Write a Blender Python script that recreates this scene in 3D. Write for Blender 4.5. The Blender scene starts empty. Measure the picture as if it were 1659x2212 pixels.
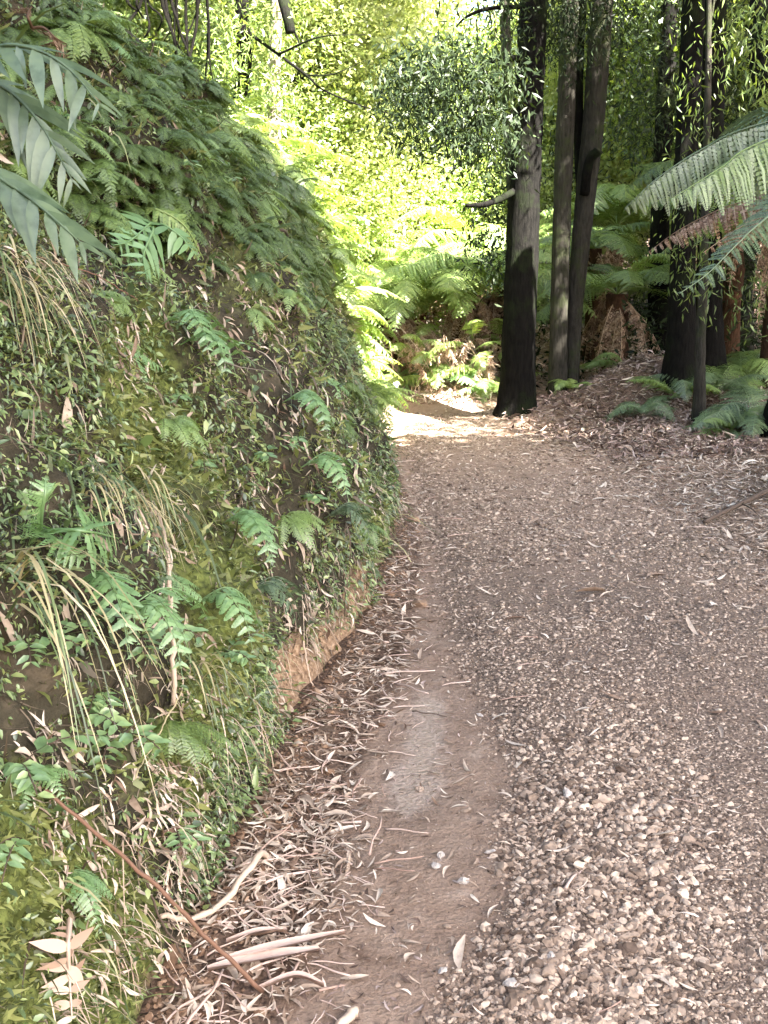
import bpy, math, random
import numpy as np
from mathutils import Vector, Matrix

SEED = 7
random.seed(SEED)
R = np.random.default_rng(SEED)
scene = bpy.context.scene
COL = scene.collection

# ------------------------------------------------------------------ camera model
F, CX, CY, PITCH, EYE = 2290.0, 829.5, 1106.0, math.radians(12.4), 1.5
CP, SP = math.cos(PITCH), math.sin(PITCH)

def ray(px, py):
    u, v = (px - CX) / F, (CY - py) / F
    return np.array([u, CP + v * SP, -SP + v * CP])

def at(px, py, Y):
    """the place seen at a measured point of the photograph, Y metres ahead"""
    d = ray(px, py)
    return np.array([0, 0, EYE]) + d * (Y / d[1])

def gnd(px, py, z=0.0):
    d = ray(px, py)
    return np.array([0, 0, EYE]) + d * ((z - EYE) / d[2])

def proj(P):
    P = np.atleast_2d(P)
    x, y, z = P[:, 0], P[:, 1], P[:, 2] - EYE
    dep = y * CP - z * SP
    up = y * SP + z * CP
    dep = np.where(dep < 0.05, 0.05, dep)
    return CX + F * x / dep, CY - F * up / dep, dep

# ------------------------------------------------------------------ noise
def _h(i, j, s):
    n = (i.astype(np.int64) * 374761393 + j.astype(np.int64) * 668265263 + s * 974634777) & 0xffffffff
    n = ((n ^ (n >> 13)) * 1274126177) & 0xffffffff
    return ((n ^ (n >> 16)) & 0xffff) / 65535.0

def vn(x, y, s=0):
    x = np.asarray(x, float); y = np.asarray(y, float)
    i, j = np.floor(x), np.floor(y)
    a, b = x - i, y - j
    a = a * a * (3 - 2 * a); b = b * b * (3 - 2 * b)
    return (_h(i, j, s) * (1 - a) + _h(i + 1, j, s) * a) * (1 - b) + (_h(i, j + 1, s) * (1 - a) + _h(i + 1, j + 1, s) * a) * b

def fbm(x, y, s=0, o=3):
    t, amp, tot = 0, 1.0, 0
    for k in range(o):
        t = t + amp * vn(np.asarray(x) * 2 ** k, np.asarray(y) * 2 ** k, s + k * 17)
        tot += amp; amp *= 0.5
    return t / tot

def sstep(a, b, x):
    t = np.clip((np.asarray(x, float) - a) / (b - a), 0, 1)
    return t * t * (3 - 2 * t)

def nrm(v):
    v = np.asarray(v, float)
    return v / np.maximum(np.linalg.norm(v, axis=-1, keepdims=True), 1e-9)

# ------------------------------------------------------------------ mesh building
class MB:
    def __init__(self):
        self.v, self.q, self.t, self.n, self.a = [], [], [], 0, []
    def add(self, v, q=None, t=None):
        v = np.asarray(v, float).reshape(-1, 3)
        if q is not None and len(q): self.q.append(np.asarray(q, int).reshape(-1, 4) + self.n)
        if t is not None and len(t): self.t.append(np.asarray(t, int).reshape(-1, 3) + self.n)
        self.v.append(v); self.n += len(v)
    def arrays(self):
        v = np.concatenate(self.v) if self.v else np.zeros((0, 3))
        q = np.concatenate(self.q) if self.q else np.zeros((0, 4), int)
        t = np.concatenate(self.t) if self.t else np.zeros((0, 3), int)
        return v, q, t
    def mesh(self, name, mat, smooth=True, attrs=None):
        v, q, t = self.arrays()
        me = bpy.data.meshes.new(name)
        me.vertices.add(len(v)); me.vertices.foreach_set('co', v.astype(np.float32).ravel())
        nl = len(q) * 4 + len(t) * 3
        me.loops.add(nl)
        me.loops.foreach_set('vertex_index', np.concatenate([q.ravel(), t.ravel()]).astype(np.int32))
        me.polygons.add(len(q) + len(t))
        st = np.concatenate([np.arange(len(q)) * 4, len(q) * 4 + np.arange(len(t)) * 3]).astype(np.int32)
        me.polygons.foreach_set('loop_start', st)
        me.polygons.foreach_set('use_smooth', np.full(len(q) + len(t), smooth))
        for k, val in (attrs or {}).items():
            at_ = me.attributes.new(k, 'FLOAT', 'POINT'); at_.data.foreach_set('value', np.asarray(val, np.float32))
        me.materials.append(mat)
        me.update(calc_edges=True)
        return me

def link(name, me, parent=None, loc=None):
    o = bpy.data.objects.new(name, me); COL.objects.link(o)
    if parent is not None: o.parent = parent
    if loc is not None: o.location = loc
    return o

def tag(o, label=None, cat=None, group=None, kind=None):
    if label: o['label'] = label
    if cat: o['category'] = cat
    if group: o['group'] = group
    if kind: o['kind'] = kind
    return o

def thing(name, label, cat, loc=(0, 0, 0), group=None, rz=0.0):
    o = bpy.data.objects.new(name, None); COL.objects.link(o)
    o.location = Vector([float(c) for c in loc]); o.rotation_euler = (0, 0, rz); o.empty_display_size = 0.1
    return tag(o, label, cat, group)

def copy_tree(o, parent=None):
    c = o.copy(); COL.objects.link(c)
    if parent is not None: c.parent = parent
    for ch in list(o.children): copy_tree(ch, c)
    return c

def tube(mb, pts, rad, sides=6, jit=0.0, cap=True):
    pts = np.asarray(pts, float); n = len(pts)
    rad = np.broadcast_to(np.asarray(rad, float), (n,))
    tan = nrm(np.gradient(pts, axis=0))
    ref = np.array([0, 0, 1.0]) if abs(tan[0][2]) < 0.9 else np.array([1.0, 0, 0])
    rings = []
    u = nrm(np.cross(tan[0], ref))
    a = np.linspace(0, 2 * math.pi, sides, endpoint=False)
    for i in range(n):
        u = nrm(u - tan[i] * np.dot(u, tan[i])); w = np.cross(tan[i], u)
        r = rad[i] * (1 + (jit * (R.random(sides) - .5) if jit else 0))
        rings.append(pts[i] + (np.cos(a) * r)[:, None] * u + (np.sin(a) * r)[:, None] * w)
    v = np.concatenate(rings)
    q = []
    for i in range(n - 1):
        b = np.arange(sides); c = (b + 1) % sides
        q.append(np.stack([i * sides + b, i * sides + c, (i + 1) * sides + c, (i + 1) * sides + b], 1))
    q = np.concatenate(q); t = None
    if cap:
        v = np.concatenate([v, pts[-1:], pts[:1]]); b = np.arange(sides); c = (b + 1) % sides
        t = np.concatenate([np.stack([(n - 1) * sides + b, (n - 1) * sides + c, np.full(sides, n * sides)], 1),
                            np.stack([c, b, np.full(sides, n * sides + 1)], 1)])
    mb.add(v, q, t)

def smooth_path(P, n):
    """Catmull-Rom through the points"""
    P = np.asarray(P, float)
    P = np.concatenate([[2 * P[0] - P[1]], P, [2 * P[-1] - P[-2]]])
    m = len(P) - 3
    out = []
    for s in np.linspace(0, m - 1e-6, n):
        i = int(s); t = s - i
        a, b, c, d = P[i:i + 4]
        out.append(0.5 * (2 * b + (c - a) * t + (2 * a - 5 * b + 4 * c - d) * t * t + (3 * b - a - 3 * c + d) * t ** 3))
    return np.array(out)

def bake(mb, pv, pq, pt, pos, M):
    """many copies of a small shape into one stuff mesh: pos (N,3), M (N,3,3) whose columns are the axes"""
    N, k = len(pos), len(pv)
    if N == 0: return
    v = np.einsum('nij,kj->nki', M, pv) + pos[:, None, :]
    off = (np.arange(N) * k)[:, None, None]
    q = (pq[None] + off).reshape(-1, 4) if pq is not None and len(pq) else None
    t = (pt[None] + off).reshape(-1, 3) if pt is not None and len(pt) else None
    mb.add(v.reshape(-1, 3), q, t)

def frames(d, s_hint=None):
    """columns: along d, side, up"""
    d = nrm(d)
    if s_hint is None: s_hint = R.normal(size=d.shape)
    s = nrm(s_hint - d * np.sum(d * s_hint, -1, keepdims=True))
    u = np.cross(d, s)
    return np.stack([d, s, u], -1)

# ------------------------------------------------------------------ materials
def newmat(name):
    m = bpy.data.materials.new(name); m.use_nodes = True
    nt = m.node_tree; nt.nodes.clear()
    return m, nt, nt.nodes, nt.links

def ramp(nd, stops):
    r = nd.new('ShaderNodeValToRGB'); e = r.color_ramp.elements
    while len(e) < len(stops): e.new(0.5)
    for el, (p, c) in zip(e, stops): el.position = p; el.color = (*c, 1)
    return r

def leaf_mat(name, stops, transl=0.4, gloss=0.06, rough=0.45, warm=(1.25, 1.15, 0.45), objvar=0.0, mottle=0):
    m, nt, nd, lk = newmat(name)
    geo = nd.new('ShaderNodeNewGeometry'); r = ramp(nd, stops)
    if objvar:
        oi = nd.new('ShaderNodeObjectInfo'); mx = nd.new('ShaderNodeMath'); mx.operation = 'MULTIPLY_ADD'
        mx.inputs[1].default_value = objvar
        sc = nd.new('ShaderNodeMath'); sc.operation = 'MULTIPLY'; sc.inputs[1].default_value = 1 - objvar
        lk.new(geo.outputs['Random Per Island'], sc.inputs[0]); lk.new(oi.outputs['Random'], mx.inputs[0]); lk.new(sc.outputs[0], mx.inputs[2])
        lk.new(mx.outputs[0], r.inputs[0])
    else:
        lk.new(geo.outputs['Random Per Island'], r.inputs[0])
    di = nd.new('ShaderNodeBsdfDiffuse'); tr = nd.new('ShaderNodeBsdfTranslucent')
    mul = nd.new('ShaderNodeMix'); mul.data_type = 'RGBA'; mul.blend_type = 'MULTIPLY'; mul.inputs[0].default_value = 1
    mul.inputs[7].default_value = (*warm, 1)
    lk.new(r.outputs[0], di.inputs[0]); lk.new(r.outputs[0], mul.inputs[6]); lk.new(mul.outputs[2], tr.inputs[0])
    if mottle:
        tc = nd.new('ShaderNodeTexCoord'); no = nd.new('ShaderNodeTexNoise'); no.inputs['Scale'].default_value = mottle; no.inputs['Detail'].default_value = 6; lk.new(tc.outputs['Object'], no.inputs['Vector'])
        mr = ramp(nd, [(0.3, (0.55, 0.6, 0.5)), (0.5, (1, 1, 1)), (0.72, (1.25, 1.2, 1.1))]); lk.new(no.outputs[0], mr.inputs[0])
        mm = nd.new('ShaderNodeMix'); mm.data_type = 'RGBA'; mm.blend_type = 'MULTIPLY'; mm.inputs[0].default_value = 1; lk.new(r.outputs[0], mm.inputs[6]); lk.new(mr.outputs[0], mm.inputs[7])
        lk.new(mm.outputs[2], di.inputs[0]); lk.new(mm.outputs[2], mul.inputs[6])
    m1 = nd.new('ShaderNodeMixShader'); m1.inputs[0].default_value = transl
    lk.new(di.outputs[0], m1.inputs[1]); lk.new(tr.outputs[0], m1.inputs[2])
    gl = nd.new('ShaderNodeBsdfGlossy'); gl.inputs['Roughness'].default_value = rough; gl.inputs[0].default_value = (1, 1, 1, 1)
    m2 = nd.new('ShaderNodeMixShader'); m2.inputs[0].default_value = gloss
    lk.new(m1.outputs[0], m2.inputs[1]); lk.new(gl.outputs[0], m2.inputs[2])
    out = nd.new('ShaderNodeOutputMaterial'); lk.new(m2.outputs[0], out.inputs[0])
    return m

def dry_mat(name, stops, scale=60, bump=0.3, rough=0.8, transl=0.0):
    """matt things coloured piece by piece: dead leaves, stones, sticks"""
    m, nt, nd, lk = newmat(name)
    geo = nd.new('ShaderNodeNewGeometry'); r = ramp(nd, stops)
    tc = nd.new('ShaderNodeTexCoord'); no = nd.new('ShaderNodeTexNoise'); no.inputs['Scale'].default_value = scale; no.inputs['Detail'].default_value = 4
    lk.new(tc.outputs['Object'], no.inputs['Vector'])
    ad = nd.new('ShaderNodeMath'); ad.operation = 'MULTIPLY_ADD'; ad.inputs[1].default_value = 0.45
    sb = nd.new('ShaderNodeMath'); sb.operation = 'ADD'; sb.inputs[1].default_value = -0.22
    lk.new(geo.outputs['Random Per Island'], sb.inputs[0]); lk.new(no.outputs[0], ad.inputs[0]); lk.new(sb.outputs[0], ad.inputs[2])
    lk.new(ad.outputs[0], r.inputs[0])
    p = nd.new('ShaderNodeBsdfPrincipled'); p.inputs['Roughness'].default_value = rough; p.inputs['Specular IOR Level'].default_value = 0.25
    lk.new(r.outputs[0], p.inputs['Base Color'])
    if bump:
        b = nd.new('ShaderNodeBump'); b.inputs['Strength'].default_value = bump; b.inputs['Distance'].default_value = 0.01
        lk.new(no.outputs[0], b.inputs['Height']); lk.new(b.outputs[0], p.inputs['Normal'])
    out = nd.new('ShaderNodeOutputMaterial')
    lk.new(p.outputs[0], out.inputs[0])
    return m

def bark_mat(name, dark, light, moss, mossamt=0.4, vscale=6):
    m, nt, nd, lk = newmat(name)
    tc = nd.new('ShaderNodeTexCoord'); mp = nd.new('ShaderNodeMapping'); mp.inputs['Scale'].default_value = (1, 1, 0.18)
    lk.new(tc.outputs['Object'], mp.inputs[0])
    n1 = nd.new('ShaderNodeTexNoise'); n1.inputs['Scale'].default_value = vscale * 7; n1.inputs['Detail'].default_value = 8; n1.inputs['Roughness'].default_value = 0.7
    lk.new(mp.outputs[0], n1.inputs['Vector'])
    n2 = nd.new('ShaderNodeTexNoise'); n2.inputs['Scale'].default_value = 2.2; n2.inputs['Detail'].default_value = 8; n2.inputs['Roughness'].default_value = 0.72
    lk.new(tc.outputs['Object'], n2.inputs['Vector'])
    r1 = ramp(nd, [(0.3, dark), (0.75, light)]); lk.new(n1.outputs[0], r1.inputs[0])
    r2 = ramp(nd, [(0.5 + 0.25 * (0.5 - mossamt), (0, 0, 0)), (0.62 + 0.25 * (0.5 - mossamt), (1, 1, 1))]); lk.new(n2.outputs[0], r2.inputs[0])
    mx = nd.new('ShaderNodeMix'); mx.data_type = 'RGBA'; mx.inputs[7].default_value = (*moss, 1)
    lk.new(r2.outputs[0], mx.inputs[0]); lk.new(r1.outputs[0], mx.inputs[6])
    p = nd.new('ShaderNodeBsdfPrincipled'); p.inputs['Roughness'].default_value = 0.95; p.inputs['Specular IOR Level'].default_value = 0.03
    lk.new(mx.outputs[2], p.inputs['Base Color'])
    b = nd.new('ShaderNodeBump'); b.inputs['Strength'].default_value = 0.8; b.inputs['Distance'].default_value = 0.03
    lk.new(n1.outputs[0], b.inputs['Height']); lk.new(b.outputs[0], p.inputs['Normal'])
    out = nd.new('ShaderNodeOutputMaterial'); lk.new(p.outputs[0], out.inputs[0])
    return m

def soil_mat(name, base, attrs=(), scale=18, bump=0.5, rough=0.9, wet=None, crack=False):
    """base: ramp stops over noise; attrs: (attribute, (dark, light)) layers laid over it"""
    m, nt, nd, lk = newmat(name)
    tc = nd.new('ShaderNodeTexCoord')
    n1 = nd.new('ShaderNodeTexNoise'); n1.inputs['Scale'].default_value = scale; n1.inputs['Detail'].default_value = 10; n1.inputs['Roughness'].default_value = 0.68
    lk.new(tc.outputs['Object'], n1.inputs['Vector'])
    n2 = nd.new('ShaderNodeTexNoise'); n2.inputs['Scale'].default_value = scale * 7; n2.inputs['Detail'].default_value = 5
    lk.new(tc.outputs['Object'], n2.inputs['Vector'])
    r = ramp(nd, base); lk.new(n1.outputs[0], r.inputs[0]); col = r.outputs[0]
    for an, stops in attrs:
        a = nd.new('ShaderNodeAttribute'); a.attribute_name = an
        rr = ramp(nd, stops); lk.new(n2.outputs[0], rr.inputs[0])
        mx = nd.new('ShaderNodeMix'); mx.data_type = 'RGBA'
        ad = nd.new('ShaderNodeMath'); ad.operation = 'MULTIPLY_ADD'; ad.inputs[1].default_value = 1.0; ad.use_clamp = True
        # noise breaks the edge of the layer
        nb = nd.new('ShaderNodeMath'); nb.operation = 'MULTIPLY_ADD'; nb.inputs[1].default_value = 1.3; nb.inputs[2].default_value = -0.65
        lk.new(n1.outputs[0], nb.inputs[0]); lk.new(a.outputs['Fac'], ad.inputs[0]); lk.new(nb.outputs[0], ad.inputs[2])
        sh = ramp(nd, [(0.28, (0, 0, 0)), (0.72, (1, 1, 1))]); lk.new(ad.outputs[0], sh.inputs[0])
        lk.new(sh.outputs[0], mx.inputs[0]); lk.new(col, mx.inputs[6]); lk.new(rr.outputs[0], mx.inputs[7]); col = mx.outputs[2]
    p = nd.new('ShaderNodeBsdfPrincipled'); p.inputs['Roughness'].default_value = rough; p.inputs['Specular IOR Level'].default_value = 0.2
    lk.new(col, p.inputs['Base Color'])
    if wet:
        a = nd.new('ShaderNodeAttribute'); a.attribute_name = wet
        mr = nd.new('ShaderNodeMapRange'); mr.inputs[3].default_value = rough; mr.inputs[4].default_value = 0.2
        lk.new(a.outputs['Fac'], mr.inputs[0]); lk.new(mr.outputs[0], p.inputs['Roughness'])
        ms = nd.new('ShaderNodeMapRange'); ms.inputs[3].default_value = 0.2; ms.inputs[4].default_value = 0.7
        lk.new(a.outputs['Fac'], ms.inputs[0]); lk.new(ms.outputs[0], p.inputs['Specular IOR Level'])
    b = nd.new('ShaderNodeBump'); b.inputs['Strength'].default_value = bump; b.inputs['Distance'].default_value = 0.02
    sm = nd.new('ShaderNodeMath'); sm.operation = 'MULTIPLY_ADD'; sm.inputs[1].default_value = 0.5
    lk.new(n2.outputs[0], sm.inputs[0]); lk.new(n1.outputs[0], sm.inputs[2]); lk.new(sm.outputs[0], b.inputs['Height'])
    lk.new(b.outputs[0], p.inputs['Normal'])
    out = nd.new('ShaderNodeOutputMaterial'); lk.new(p.outputs[0], out.inputs[0])
    return m

M = {}
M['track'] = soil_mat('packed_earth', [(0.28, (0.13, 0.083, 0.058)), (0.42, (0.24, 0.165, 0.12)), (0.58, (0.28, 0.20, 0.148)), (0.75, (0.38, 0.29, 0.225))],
                      attrs=[('wet', [(0.3, (0.28, 0.205, 0.158)), (0.65, (0.40, 0.31, 0.25))]), ('damp_shade', [(0.35, (0.06, 0.038, 0.027)), (0.65, (0.20, 0.132, 0.093))]), ('grit_shade', [(0.32, (0.065, 0.045, 0.034)), (0.62, (0.24, 0.175, 0.132))])], wet='wet', scale=11, bump=1.0)  # first layer paints sky glare on wet mud; the darker two paint gap shade
M['ground'] = soil_mat('forest_floor', [(0.3, (0.03, 0.022, 0.016)), (0.55, (0.09, 0.06, 0.045)), (0.75, (0.17, 0.115, 0.085))], scale=6, bump=0.7)
M['bank'] = soil_mat('bank_earth', [(0.3, (0.012, 0.010, 0.007)), (0.55, (0.05, 0.042, 0.026)), (0.75, (0.12, 0.09, 0.06))],
                     attrs=[('moss', [(0.3, (0.03, 0.04, 0.012)), (0.65, (0.15, 0.175, 0.045))]),
                            ('soil', [(0.25, (0.10, 0.06, 0.038)), (0.5, (0.26, 0.165, 0.10)), (0.75, (0.44, 0.315, 0.21))])], scale=9, bump=0.9)
M['stone'] = dry_mat('crushed_stone', [(0.0, (0.075, 0.05, 0.036)), (0.35, (0.21, 0.152, 0.112)), (0.7, (0.36, 0.272, 0.205)), (1.0, (0.54, 0.43, 0.335))], scale=45, bump=0.5)
M['stone_big'] = dry_mat('pale_stone', [(0.0, (0.25, 0.215, 0.19)), (0.5, (0.40, 0.35, 0.31)), (1.0, (0.56, 0.51, 0.46))], scale=30, bump=0.6)
M['clod'] = dry_mat('soil_clod', [(0.0, (0.09, 0.05, 0.03)), (0.5, (0.22, 0.135, 0.085)), (1.0, (0.36, 0.245, 0.165))], scale=60, bump=0.6, rough=0.95)
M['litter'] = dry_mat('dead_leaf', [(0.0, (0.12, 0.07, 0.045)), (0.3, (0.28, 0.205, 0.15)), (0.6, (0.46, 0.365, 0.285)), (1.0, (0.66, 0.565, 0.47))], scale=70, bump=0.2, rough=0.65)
M['litter_dark'] = dry_mat('dark_dead_leaf', [(0.0, (0.05, 0.03, 0.022)), (0.4, (0.13, 0.085, 0.065)), (0.75, (0.27, 0.195, 0.165)), (1.0, (0.45, 0.36, 0.32))], scale=70, bump=0.2, rough=0.6)
M['brown_frond'] = leaf_mat('dead_frond', [(0.0, (0.13, 0.072, 0.043)), (0.5, (0.30, 0.19, 0.12)), (1.0, (0.56, 0.41, 0.29))], transl=0.25, gloss=0.02, warm=(1.1, 1, 0.9))
M['pale_brown_frond'] = leaf_mat('dry_frond', [(0.0, (0.28, 0.17, 0.11)), (0.5, (0.46, 0.32, 0.235)), (1.0, (0.6, 0.46, 0.37))], transl=0.15, gloss=0.03, warm=(1.1, 1, 0.9))
M['twig'] = dry_mat('twig_wood', [(0.0, (0.05, 0.033, 0.024)), (1.0, (0.12, 0.085, 0.062))], scale=40, bump=0.4)
M['redstick'] = dry_mat('brown_stem', [(0.0, (0.09, 0.045, 0.028)), (1.0, (0.24, 0.135, 0.09))], scale=40, bump=0.3, rough=0.6)
M['palestick'] = dry_mat('bleached_wood', [(0.0, (0.36, 0.26, 0.18)), (1.0, (0.60, 0.47, 0.37))], scale=30, bump=0.4)
M['strip'] = dry_mat('shed_bark', [(0.0, (0.34, 0.22, 0.17)), (1.0, (0.60, 0.47, 0.40))], scale=25, bump=0.4)
M['moss'] = leaf_mat('moss_leaf', [(0.0, (0.06, 0.072, 0.022)), (0.5, (0.19, 0.215, 0.065)), (1.0, (0.37, 0.39, 0.14))], transl=0.35, gloss=0.03, warm=(1.05, 1.05, 0.8))
M['cover'] = leaf_mat('small_leaf', [(0.0, (0.04, 0.065, 0.018)), (0.45, (0.12, 0.185, 0.055)), (0.8, (0.23, 0.32, 0.11)), (1.0, (0.40, 0.46, 0.17))], transl=0.3, gloss=0.08)
M['grass'] = leaf_mat('grass_blade', [(0.0, (0.04, 0.06, 0.02)), (0.5, (0.12, 0.17, 0.06)), (0.8, (0.22, 0.28, 0.10)), (1.0, (0.45, 0.38, 0.22))], transl=0.3, gloss=0.06)
M['fibres'] = leaf_mat('dead_fibre', [(0.0, (0.025, 0.017, 0.011)), (0.4, (0.10, 0.075, 0.05)), (0.75, (0.27, 0.21, 0.155)), (1.0, (0.50, 0.42, 0.33))], transl=0.1, gloss=0.02, warm=(1, 1, 1))
M['drygrass'] = leaf_mat('dry_grass', [(0.0, (0.25, 0.22, 0.10)), (0.5, (0.45, 0.39, 0.22)), (1.0, (0.62, 0.52, 0.36))], transl=0.25, gloss=0.04)
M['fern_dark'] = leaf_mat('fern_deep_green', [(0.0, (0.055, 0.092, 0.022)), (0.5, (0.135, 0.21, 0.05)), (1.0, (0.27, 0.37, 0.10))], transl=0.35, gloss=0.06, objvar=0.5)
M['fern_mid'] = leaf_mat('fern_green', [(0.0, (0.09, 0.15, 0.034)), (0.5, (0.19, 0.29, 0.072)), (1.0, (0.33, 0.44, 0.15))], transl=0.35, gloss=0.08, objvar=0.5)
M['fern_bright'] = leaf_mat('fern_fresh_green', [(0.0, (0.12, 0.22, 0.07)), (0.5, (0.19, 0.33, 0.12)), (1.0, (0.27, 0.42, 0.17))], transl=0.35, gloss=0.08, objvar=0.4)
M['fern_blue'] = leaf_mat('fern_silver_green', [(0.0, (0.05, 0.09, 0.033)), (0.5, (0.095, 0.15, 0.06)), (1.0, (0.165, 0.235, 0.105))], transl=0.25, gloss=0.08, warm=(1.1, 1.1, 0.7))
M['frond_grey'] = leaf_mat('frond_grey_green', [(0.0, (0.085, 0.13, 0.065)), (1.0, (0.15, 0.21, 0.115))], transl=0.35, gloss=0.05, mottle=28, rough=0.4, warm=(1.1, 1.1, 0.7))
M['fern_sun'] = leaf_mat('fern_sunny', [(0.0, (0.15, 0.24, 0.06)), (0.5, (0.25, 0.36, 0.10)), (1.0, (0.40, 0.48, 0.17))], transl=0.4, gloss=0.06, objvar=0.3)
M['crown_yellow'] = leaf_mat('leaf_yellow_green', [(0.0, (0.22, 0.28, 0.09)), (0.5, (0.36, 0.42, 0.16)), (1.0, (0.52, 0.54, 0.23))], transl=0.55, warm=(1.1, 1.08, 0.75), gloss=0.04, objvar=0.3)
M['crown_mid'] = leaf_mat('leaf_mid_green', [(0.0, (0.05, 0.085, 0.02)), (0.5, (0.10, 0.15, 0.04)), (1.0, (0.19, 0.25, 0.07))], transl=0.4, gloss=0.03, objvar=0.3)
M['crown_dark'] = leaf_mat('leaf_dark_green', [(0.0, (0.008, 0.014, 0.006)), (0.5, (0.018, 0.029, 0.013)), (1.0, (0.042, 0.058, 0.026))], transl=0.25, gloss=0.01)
M['shrub'] = leaf_mat('shrub_leaf', mottle=40, stops=[(0.0, (0.14, 0.25, 0.09)), (0.5, (0.21, 0.34, 0.14)), (1.0, (0.34, 0.44, 0.16))], transl=0.3, gloss=0.1)
M['bark_dark'] = bark_mat('bark_dark', (0.0022, 0.0022, 0.0022), (0.013, 0.012, 0.0105), (0.011, 0.0145, 0.007), 0.45)
M['bark_grey'] = bark_mat('bark_grey', (0.012, 0.011, 0.0095), (0.06, 0.055, 0.045), (0.035, 0.042, 0.02), 0.5)
M['vine_bark'] = bark_mat('vine_bark', (0.001, 0.001, 0.001), (0.007, 0.006, 0.005), (0.005, 0.005, 0.003), 0.3)
M['bark_pale'] = bark_mat('bark_pale', (0.12, 0.10, 0.08), (0.34, 0.30, 0.25), (0.22, 0.23, 0.14), 0.3)
M['fibre'] = bark_mat('fern_trunk_fibre', (0.018, 0.01, 0.007), (0.11, 0.06, 0.035), (0.14, 0.07, 0.04), 0.4, 12)

# ------------------------------------------------------------------ terrain
FOOT_Y = np.array([-3, 0.5, 1.9, 2.4, 3.4, 4.5, 5.9, 7.5, 9.7, 11.2, 12.2, 13.2, 14.2, 16, 17.5, 19, 26])
FOOT_X = np.array([-0.62, -0.55, -0.475, -0.42, -0.29, -0.09, 0.05, 0.03, -0.07, -0.21, -0.40, -0.8, -1.4, -3.2, -6.0, -10.0, -24])
PROF = np.array([(0.10, -0.10), (0.0, 0.0), (-0.045, 0.09), (-0.06, 0.17), (-0.045, 0.235), (-0.10, 0.36), (-0.20, 0.65), (-0.33, 0.98), (-0.52, 1.45), (-0.82, 2.05), (-1.2, 2.52),
                 (-1.7, 2.95), (-2.3, 3.4), (-3.2, 3.95), (-4.5, 4.55), (-7, 5.4), (-11, 6.4)])
PS = np.concatenate([[0], np.cumsum(np.linalg.norm(np.diff(PROF, axis=0), axis=1))])
S_FOOT, S_LIP = PS[1], PS[4]
def foot(y): return np.interp(y, FOOT_Y, FOOT_X)
def bank0(y, s):
    """point on the cut bank: y along the track, s up the face"""
    y = np.asarray(y, float); s = np.asarray(s, float)
    dx, z = np.interp(s, PS, PROF[:, 0]), np.interp(s, PS, PROF[:, 1])
    k = sstep(S_LIP - 0.05, S_LIP + 0.5, s)
    big = (fbm(y * 1.1, s * 0.9, 3, 2) - 0.5) * 0.50 * k
    mid = (fbm(y * 3.4, s * 3.0, 9, 3) - 0.5) * 0.30 * (0.25 + 0.75 * k)
    fine = (fbm(y * 14, s * 12, 27, 3) - 0.5) * 0.085 * (0.3 + 0.7 * k)
    rill = (fbm(y * 9, s * 2.0, 21, 2) - 0.5) * 0.09 * (1 - k)
    scal = (vn(y * 2.3, 0 * y, 5) - 0.5) * 0.16 * sstep(0, S_LIP, s) * (1 - 0.6 * k)
    off = big + mid + rill + scal + fine
    return np.stack([foot(y) + dx + off * 0.9, y, z + off * 0.35 * k], -1)
def bankn(y, s):
    e = 0.04
    a = bank0(y + e, s) - bank0(y - e, s); b = bank0(y, s + e) - bank0(y, s - e)
    n = nrm(np.cross(a, b)); n = np.where(n[..., :1] < 0, -n, n)
    return n

XR_Y = np.array([0, 3, 5.7, 6.9, 8.7, 10.0, 10.8, 11.6, 13])
XR_X = np.array([3.2, 2.7, 2.13, 1.76, 1.62, 1.3, 0.95, 1.15, 2.0])
def xr(y): return np.interp(y, XR_Y, XR_X)
def yfar(x): return np.interp(x, [-8, -3, -1.2, -0.3, 1.0, 2.2, 5], [18.5, 16.8, 13.6, 12.55, 12.0, 13.2, 14.5])
MUD_Y = np.array([0, 1.9, 2.35, 3.1, 3.8, 4.8, 6, 9, 14])
MUD_X = np.array([-0.1, 0.05, 0.235, 0.35, 0.27, 0.21, 0.2, 0.15, 0.1])
def mudx(y): return np.interp(y, MUD_Y, MUD_X)

def H(x, y):
    x = np.asarray(x, float); y = np.asarray(y, float)
    h = 0.10 * sstep(0, 1.8, x - xr(y)) * sstep(14, 11, y) + 0.0 * x
    h = h + 0.55 * np.exp(-((x - 2.95) / 0.85) ** 2 - ((y - 11.9) / 0.9) ** 2)
    h = h + 0.16 * np.exp(-((x - 1.6) / 0.55) ** 2 - ((y - 11.5) / 0.6) ** 2)
    h = h + 0.25 * sstep(0, 3, x - 2.2) * sstep(9.0, 11.5, y)
    e = np.maximum(y - yfar(x), 0)
    h = h + 0.45 * (1 - np.exp(-e / 0.7)) + 0.10 * e * sstep(0, 3, e) + 0.05 * np.maximum(y - 28, 0)
    h = h + 0.05 * (fbm(x * 1.3, y * 1.3, 31, 3) - 0.5) * sstep(-0.2, 0.8, np.maximum(x - xr(y), y - yfar(x)))
    h = h + 0.03 * (fbm(x * 0.9, y * 0.9, 33, 2) - 0.5)
    # drain beside the bank and the heaped gravel
    h = h + 0.035 * sstep(0.0, 0.25, x - mudx(y)) * sstep(13, 9, y) - 0.02
    h = h + 0.02 * (fbm(x * 4, y * 4, 41, 2) - 0.5)
    # litter piled against the foot of the bank
    h = h + 0.05 * np.exp(-((x - foot(y)) / 0.14) ** 2)
    return h

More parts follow.
